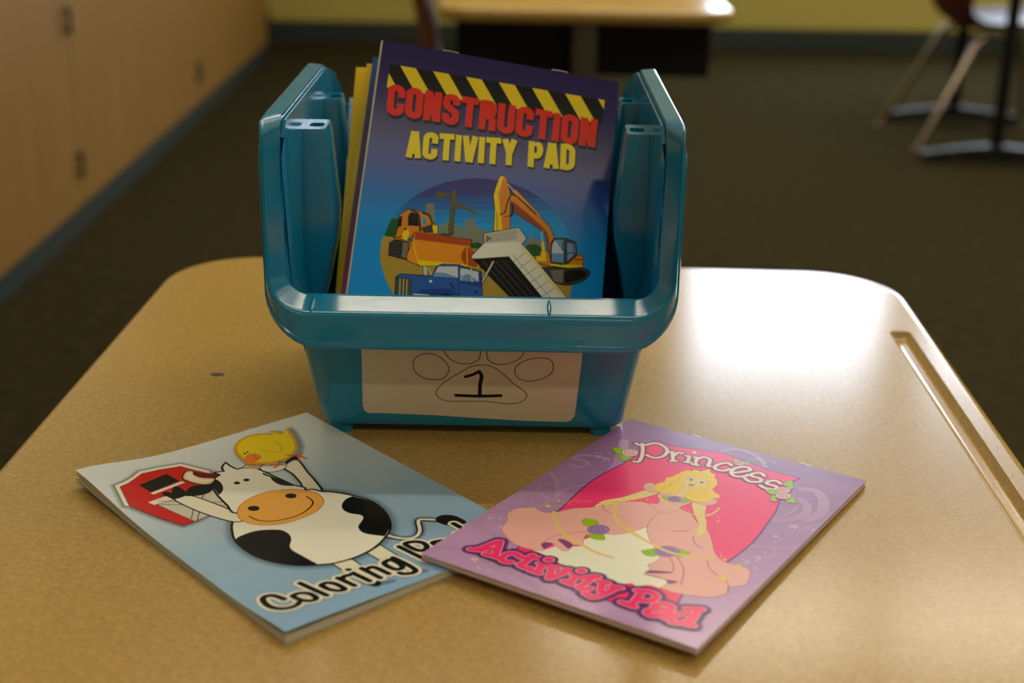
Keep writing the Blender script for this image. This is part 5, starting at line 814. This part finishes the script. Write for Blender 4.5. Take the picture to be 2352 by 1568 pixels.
def pad(name, key, cover_m, T, lab, cat='pad', lift=None, clift=None, group=None, back_m=None, slip=0):
    o, ex, ey, W, H = PADS[key]; ex, ey = Vector(ex), Vector(ey); nrm = ex.cross(-ey).normalized()
    t = empty(name); Mx = Matrix((ex, -ey, nrm)).transposed().to_4x4(); Mx.translation = Vector(o) + Vector((0, 0, ZD)) ; t.matrix_world = Mx
    tag(t, lab, cat, group)
    lift = lift or (lambda u, v: 0); clift = clift or lift
    def sheet(z0, z1, f, inset=0):
        nx, ny = (52, 72) if f(0, 0) or f(0, H) else (1, 1)
        bm = bmesh.new(); G = []
        for z in (z0, z1):
            G.append([[bm.verts.new((inset + (W - 2 * inset) * i / nx, -(H - inset) * j / ny, z + f(inset + (W - 2 * inset) * i / nx, (H - inset) * j / ny))) for i in range(nx + 1)] for j in range(ny + 1)])
        a, b = G
        for j in range(ny):
            for i in range(nx):
                bm.faces.new((b[j][i], b[j + 1][i], b[j + 1][i + 1], b[j][i + 1])); bm.faces.new((a[j][i], a[j][i + 1], a[j + 1][i + 1], a[j + 1][i]))
        bd = [(0, i) for i in range(nx + 1)] + [(j, nx) for j in range(1, ny + 1)] + [(ny, i) for i in range(nx - 1, -1, -1)] + [(j, 0) for j in range(ny - 1, 0, -1)]
        for p, q in zip(bd, bd[1:] + bd[:1]): bm.faces.new((a[p[0]][p[1]], b[p[0]][p[1]], b[q[0]][q[1]], a[q[0]][q[1]]))
        return bm
    cv = link('cover', sheet(-.00025, 0, clift), cover_m, t, smooth=30)
    k = 3
    for i in range(k):      # the pages in three slightly shifted blocks, so that the edge shows their lines
        za = -T + .0003 + (T - .0006) * i / k; zb = -T + .0003 + (T - .0006) * (i + 1) / k - .00006
        link('page_block', sheet(za, zb, lambda u, v: lift(u, v) * (.55 + .4 * i / k), .0003 + .0002 * ((i * 2) % 3)), paper, t, smooth=30).location.x = -slip
    link('back_cover', sheet(-T, -T + .00025, lambda u, v: lift(u, v) * .5), back_m or paper, t, smooth=30)
    for a, b in ((.24, .325), (.705, .79)):
        bm = bmesh.new(); zt = lambda u: clift(u, 0) * .9
        ua, ub = W * a, W * b
        tube(bm, [(ua, -.0006, -T * .8 + zt(ua)), (ua, .0004, -T * .55 + zt(ua)), (ua + .0015, .0005, -.0003 + zt(ua)), ((ua + ub) / 2, .0005, -.0001 + zt(ua)), (ub - .0015, .0005, -.0003 + zt(ub)), (ub, .0004, -T * .55 + zt(ub)), (ub, -.0006, -T * .8 + zt(ub))], .00027, 6)
        link('staple', bm, steel, t, smooth=True)
    return t, cv

# blue colouring pad with the cow
def lift_c(u, v): return .0055 * math.exp(-((max(u, 0) / .03) ** 2 + (max(v, 0) / .045) ** 2))
def lift_cv(u, v): return lift_c(u, v) + .0024 * math.exp(-((max(u, 0) / .055) ** 2) - (max(.1762 - v, 0) / .022) ** 2)
t, cv = pad('coloring_pad', 'coloring', grad_mat('cow_cover', [(0, 'dfe3e0'), (.25, 'cdd8de'), (.55, '9cbcd6'), (1, '8db3d8')], rough=.2, spec=.22), .003, 'pale blue coloring pad with a cow, a chick and a red barn on its cover', lift=lift_c, clift=lift_cv, group='activity pads', back_m=mat('pale_blue_card', srgb('9dbbd2'), .4))
artwork(cv, PADS['coloring'][3:], (('barn', 'barn_picture', 'red barn with white trim'), ('cow', 'cow_picture', 'black and white cow with orange muzzle'), ('chick', 'chick_picture', 'yellow chick'), ('colort', 'title_lettering', 'black Coloring Pad lettering outlined in cream')), lift_cv)
# princess pad
pm = grad_mat('princess_cover', [(0, '86588e'), (.25, '96689e'), (.5, 'a97eb2'), (.75, 'b288bc'), (1, 'c298ca')], rough=.17, spec=.3, cloud=.35)
t, cv = pad('princess_activity_pad', 'princess', pm, .0026, 'purple activity pad with a princess in a pink gown, overlapping the blue pad', group='activity pads', back_m=mat('pink_card', srgb('c99ac0'), .4))
artwork(cv, PADS['princess'][3:], (('panel', 'panel_picture', 'hot pink panel with lilac swirls'), ('princess', 'princess_picture', 'yellow-haired princess in a pink gown'), ('ptitle', 'title_lettering', 'cream Princess lettering with roses'), ('atitle', 'subtitle_lettering', 'pink Activity Pad lettering outlined in purple')))
# construction pad and the pads behind it in the bin
km = grad_mat('construction_cover', [(0, '2a2158'), (.28, '2a2868'), (.40, '2a4aa4'), (.56, '1492e6'), (1, '10aaff')], rough=.13, spec=.32)
t, cv = pad('construction_activity_pad', 'construction', km, .0034, 'navy blue construction activity pad with diggers, front one in the bin', group='activity pads', back_m=mat('navy_card', srgb('2b2a68'), .4), slip=.0013)
artwork(cv, PADS['construction'][3:], (('hazard', 'hazard_stripe_picture', 'black and yellow hazard stripes'), ('title1', 'title_lettering', 'red and yellow Construction Activity Pad lettering'), ('scene', 'construction_scene_picture', 'orange diggers and a blue tipper truck')))
for key, m, lab, T in (('navy', grad_mat('navy_magenta_cover', [(0, '1f4f9a'), (.25, '1c2a66'), (.5, '4a1f5e'), (.75, 'a02a72'), (1, 'b03078')]), 'dark blue pad fading to magenta, right behind the construction pad', .003),
        ('yellow2', mat('yellow_cover', srgb('e6c40e'), .3), 'narrow strip of a yellow pad, between the navy pad and another yellow pad', .003),
        ('yellow', grad_mat('yellow_lime_cover', [(0, 'efc50c'), (.5, 'e9ce12'), (1, 'c8d414')]), 'yellow pad turning lime green below, leftmost broad strip in the bin', .003),
        ('blue', mat('light_blue_cover', srgb('a5c4e2'), .35), 'light blue pad lowest at the back of the bin', .003)):
    pad('activity_pad', key, m, T, lab, group='activity pads')

# ------------------------------------------------------------------ the bin
BX = -.0196
bin_ = empty('storage_bin', (BX, 0, ZD)); tag(bin_, 'teal plastic stacking bin with open front, holding activity pads', 'bin')
ZF = .0785; HI, HO, ZR = .0893, .0975, .165; YF0, YF1, YBK = .661, .648, .815
def hwz(z): return .0775 + (HI + .0004 - .0775) * min(1, (z - .007) / .0715)
def yfz(z): return YF0 + (YF1 - YF0) * min(1, (z - .007) / .0695)
def ybz(z): return .797 + (YBK - .797) * min(1, (z - .007) / .06)
def path(z, off):
    """closed outline at height z, as (x, y, zone); zone: f front, s side, b back"""
    h, yf, yb = hwz(z) - off, yfz(z) + off, ybz(z) - off; r = .011 - off * .5; P = []
    ys = YF1 + .0045
    for k in range(9): P.append((-(h - r) * (1 - k / 4), yf, 'f'))
    for k in range(1, 6): a = R(-90 + 90 * k / 5); P.append((h - r + r * math.cos(a), yf + r + r * math.sin(a), 'f'))
    y1 = YF1 + .0012 if z > ZF + .0005 else yf + r + .0006
    for k in range(11): P.append((h, y1 + (yb - r - y1) * (k / 10) ** 1.4, 's0' if k == 0 else 's'))
    for k in range(1, 6): a = R(90 * k / 5); P.append((h - r + r * math.cos(a), yb - r + r * math.sin(a), 'b%d' % k))
    for k in range(1, 12): P.append(((h - r) * (1 - k / 6), yb, 'm'))
    for k in range(0, 5): a = R(90 + 90 * k / 5); P.append((-(h - r) + r * math.cos(a), yb - r + r * math.sin(a), 'b%d' % (5 - k)))
    for k in range(11): P.append((-h, y1 + (yb - r - y1) * (1 - k / 10) ** 1.4, 's0' if k == 10 else 's'))
    for k in range(1, 5): a = R(180 + 90 * k / 5); P.append((-(h - r) + r * math.cos(a), yf + r + r * math.sin(a), 'f'))
    return P
zones = [p[2] for p in path(.05, 0)]
def ztop(zn):
    if zn == 'f': return ZF
    if zn == 's': return ZR - .0030
    if zn == 's0': return ZR - .010
    if zn == 'm': return .136
    return {1: .1615, 2: .160, 3: .158, 4: .150, 5: .140}[int(zn[1])]
nrow = 18; rows = []
for k in range(nrow + 1):
    f = k / nrow; row = []
    cache = {}
    for i, zn in enumerate(zones):
        z = .007 + (ztop(zn) - .007) * f
        key = round(z, 5)
        if key not in cache: cache[key] = path(z, 0)
        x, y, _ = cache[key][i]; row.append((x, y, z))
    rows.append(row)
bm = bmesh.new()
b0 = [[(x * .985, .725 + (y - .725) * .985, .0055) for x, y, z in rows[0]]]
loft(bm, b0 + rows, cap0=True)
o = link('body', bm, plastic, bin_, smooth=45)
s = o.modifiers.new('thickness', 'SOLIDIFY'); s.thickness = .0022; s.offset = -1
me = bpy.data.meshes.new_from_object(o.evaluated_get(bpy.context.evaluated_depsgraph_get())); o.modifiers.clear(); o.data = me
me.set_sharp_from_angle(angle=R(40))
# rim: a rolled flange along both side rails and round the cut-down front
def rimstations():
    S = []
    n = 22
    for k in range(n + 1):          # rail, rear to front
        y = .812 + (.6585 - .812) * k / n; e = max(0, (y - .802) / .010)
        S.append(((HI, y, ZR - .0004 - .004 * e), (HO, y, ZR + .0004 - .004 * e), (HO + .0012, y, ZR - .0135)))
    for k in range(1, 7):           # over the front corner
        a = R(90 * k / 6); c, q = math.cos(a), math.sin(a)
        S.append(((HI, .656 - .008 * q, ZR - .0075 + .0071 * c), (HO - .0018 * q, .6405 - .0105 * q, ZR - .0085 + .0089 * c), (HO + .0012, .650 - .006 * q, ZR - .0135 - .002 * q)))
    for k in range(1, 9):           # down the front edge
        f = k / 8; z0 = ZR - .0075
        S.append(((HI, .648, z0 + (ZF + .012 - z0) * f), (HO - .0018, .630, z0 + (.0750 + .020 - z0) * f), (HO + .0012 - .0004 * f, .644, ZR - .0155 + (.0575 + .027 - ZR + .0155) * f)))
    for k in range(1, 11):          # bottom corner
        a = R(90 * k / 10); c, q = math.cos(a), math.sin(a)
        S.append(((HI - .012 + .012 * c, .648, ZF + .012 - .012 * q), (HO - .0018 - .020 + .020 * c, .630, .0750 + .020 - .020 * q), (HO + .0008 - .027 + .027 * c, .644 - .0125 * q, .0575 + .027 - .027 * q)))
    for k in range(1, 13):          # half of the front
        f = 1 - k / 12
        S.append((((HI - .012) * f, .648, ZF), ((HO - .0218) * f, .630, .0750), ((HO - .0262) * f, .6315, .0575)))
    return S
def chaikin(P, n=2):
    for _ in range(n):
        Q = [P[0]]
        for a, b in zip(P, P[1:]): Q += [a.lerp(b, .25), a.lerp(b, .75)]
        P = Q[:1] + Q[2:-2] + [P[-1]] if False else [P[0]] + Q[1:] + [P[-1]]
    return P
def profile(st):
    p0, p2, p3 = (Vector(p) for p in st)
    q = p2.lerp(p0, .16); r_ = p2.lerp(p3, .16)
    mid = [q.lerp(p2, t) * (1 - t) + p2.lerp(r_, t) * t for t in (0, .25, .5, .75, 1)]
    inn = p0 + (p0 - p2).normalized() * .0 + Vector((0, .0016, -.0016)) * 0
    tip = p3 + (p3 - p2).normalized() * .0
    bead = (p3 - p2).normalized()
    out = (p2 - p0); out = (out - bead * out.dot(bead)).normalized()
    lip = [p3 - bead * .0036, p3 - bead * .0030 + out * .0007, p3 - bead * .0008 + out * .0009, p3 + out * .0004]
    back = [p3 - out * .0016, p3.lerp(p2, .9) - out * .0018 - bead * -.0010, p0 - (p2 - p0).normalized() * .0004 + bead * .0018]
    return [p0, p2.lerp(p0, .96), p2.lerp(p0, .24)] + mid + [p2.lerp(p3, .24), p2.lerp(p3, .60)] + lip + back
ST_ = rimstations(); half = [profile(s_) for s_ in ST_]
full = half + [[Vector((-p.x, p.y, p.z)) for p in pr] for pr in half[-2::-1]]
bm = bmesh.new(); loft(bm, [[tuple(p) for p in pr] for pr in full], cap0=True, cap1=True)
o = link('rim', bm, plastic, bin_, smooth=50)
for x in (-.0755, .0370):           # moulding seams across the front rim
    bm = bmesh.new(); bmesh.ops.create_uvsphere(bm, u_segments=12, v_segments=8, radius=1)
    for v in bm.verts: v.co = Vector((x + v.co.x * .0011, .6395 + v.co.y * .0075, .0770 + v.co.z * .0009 + v.co.y * .0014))
    link('mould_seam', bm, plastic, o, smooth='all')
for sx in (-1, 1):                  # stacking posts inside the side walls
    for y0, y1 in ((.7035, .7300), (.786, .8075)):
        ZT = .1475; bm = bmesh.new(); rr = []
        for z, xi in ((.060, .0778), (.062, .0772), (.078, .0745), (.092, .0718), (.105, .0714), (.1455, .0752), (ZT, .0760)):
            xi += .0025 * (y0 > .75)
            xo = hwz(z) - .001; g = .0008 * (z > .147)
            ring = [(xi + .003, y0 + g), (xo, y0 + g), (xo, y1 - g), (xi + .003, y1 - g), (xi + .0008, y1 - .0012), (xi, y1 - .0035), (xi, y0 + .0035), (xi + .0008, y0 + .0012)]
            rr.append([(sx * x, y, z) for x, y in ring])
        V = loft(bm, rr, cap0=True)
        hx, hy, hc = .0036, .0048, (.0815, (y0 + y1) / 2 - .001)
        hole = [bm.verts.new((sx * x, y, ZT)) for x, y in rrect(hx, hy, .0022, 4, *hc)]
        low = [bm.verts.new((v.co.x, v.co.y, ZT - .010)) for v in hole]
        allv = V[-1] + hole
        for tri in geometry.tessellate_polygon([[v.co for v in V[-1]], [v.co for v in hole]]):
            bm.faces.new([allv[i] for i in tri])
        for i in range(len(hole)): bm.faces.new((hole[i], hole[i - 1], low[i - 1], low[i]))
        bm.faces.new(low)
        link('stacking_post', bm, plastic, bin_, smooth=40)
for sx, xa, xb in ((-1, -.0735, -.0605), (1, .0598, .0712)):
    for y in (.6640, .775):
        bm = bmesh.new(); loft(bm, [[(x, yy, z) for x, yy in rrect(abs(xb - xa) / 2 - (.001 if z == 0 else 0), .006, .003, 4, (xa + xb) / 2, y + .006)] for z in (0, .002, .0075)], cap0=True, cap1=True)
        link('foot', bm, plastic, bin_, smooth=40)
# paper label with the paw print
upv = Vector((0, YF1 - YF0, .0695)).normalized(); nv = Vector((1, 0, 0)).cross(upv); nv = nv if nv.y < 0 else -nv
lab = Print(sgn=1).run(ART['label']).build('paw_label', bin_, 'white paper label with a paw print and the number 1')
ML = Matrix((Vector((1, 0, 0)), upv, nv)).transposed().to_4x4(); ML.translation = Vector((-BX, YF0, .007)) + nv * .0002
lab.matrix_local = ML
# a small dark pencil mark left on the desk top
bm = bmesh.new(); V = [bm.verts.new((.0042 * math.cos(k * .449), .0026 * math.sin(k * .449), 0)) for k in range(14)]
U = [bm.verts.new((v.co.x * .7, v.co.y * .6, .0006)) for v in V]; bm.faces.new(U); bm.faces.new(V[::-1])
for k in range(14): bm.faces.new((V[k - 1], V[k], U[k], U[k - 1]))
o = link('grey_crumb', bm, mat('grey_crumb', (.07, .065, .05), .8), smooth=40); o.location = (-.165, .740, ZD); tag(o, 'tiny grey crumb lying on the desk left of the bin', 'crumb')
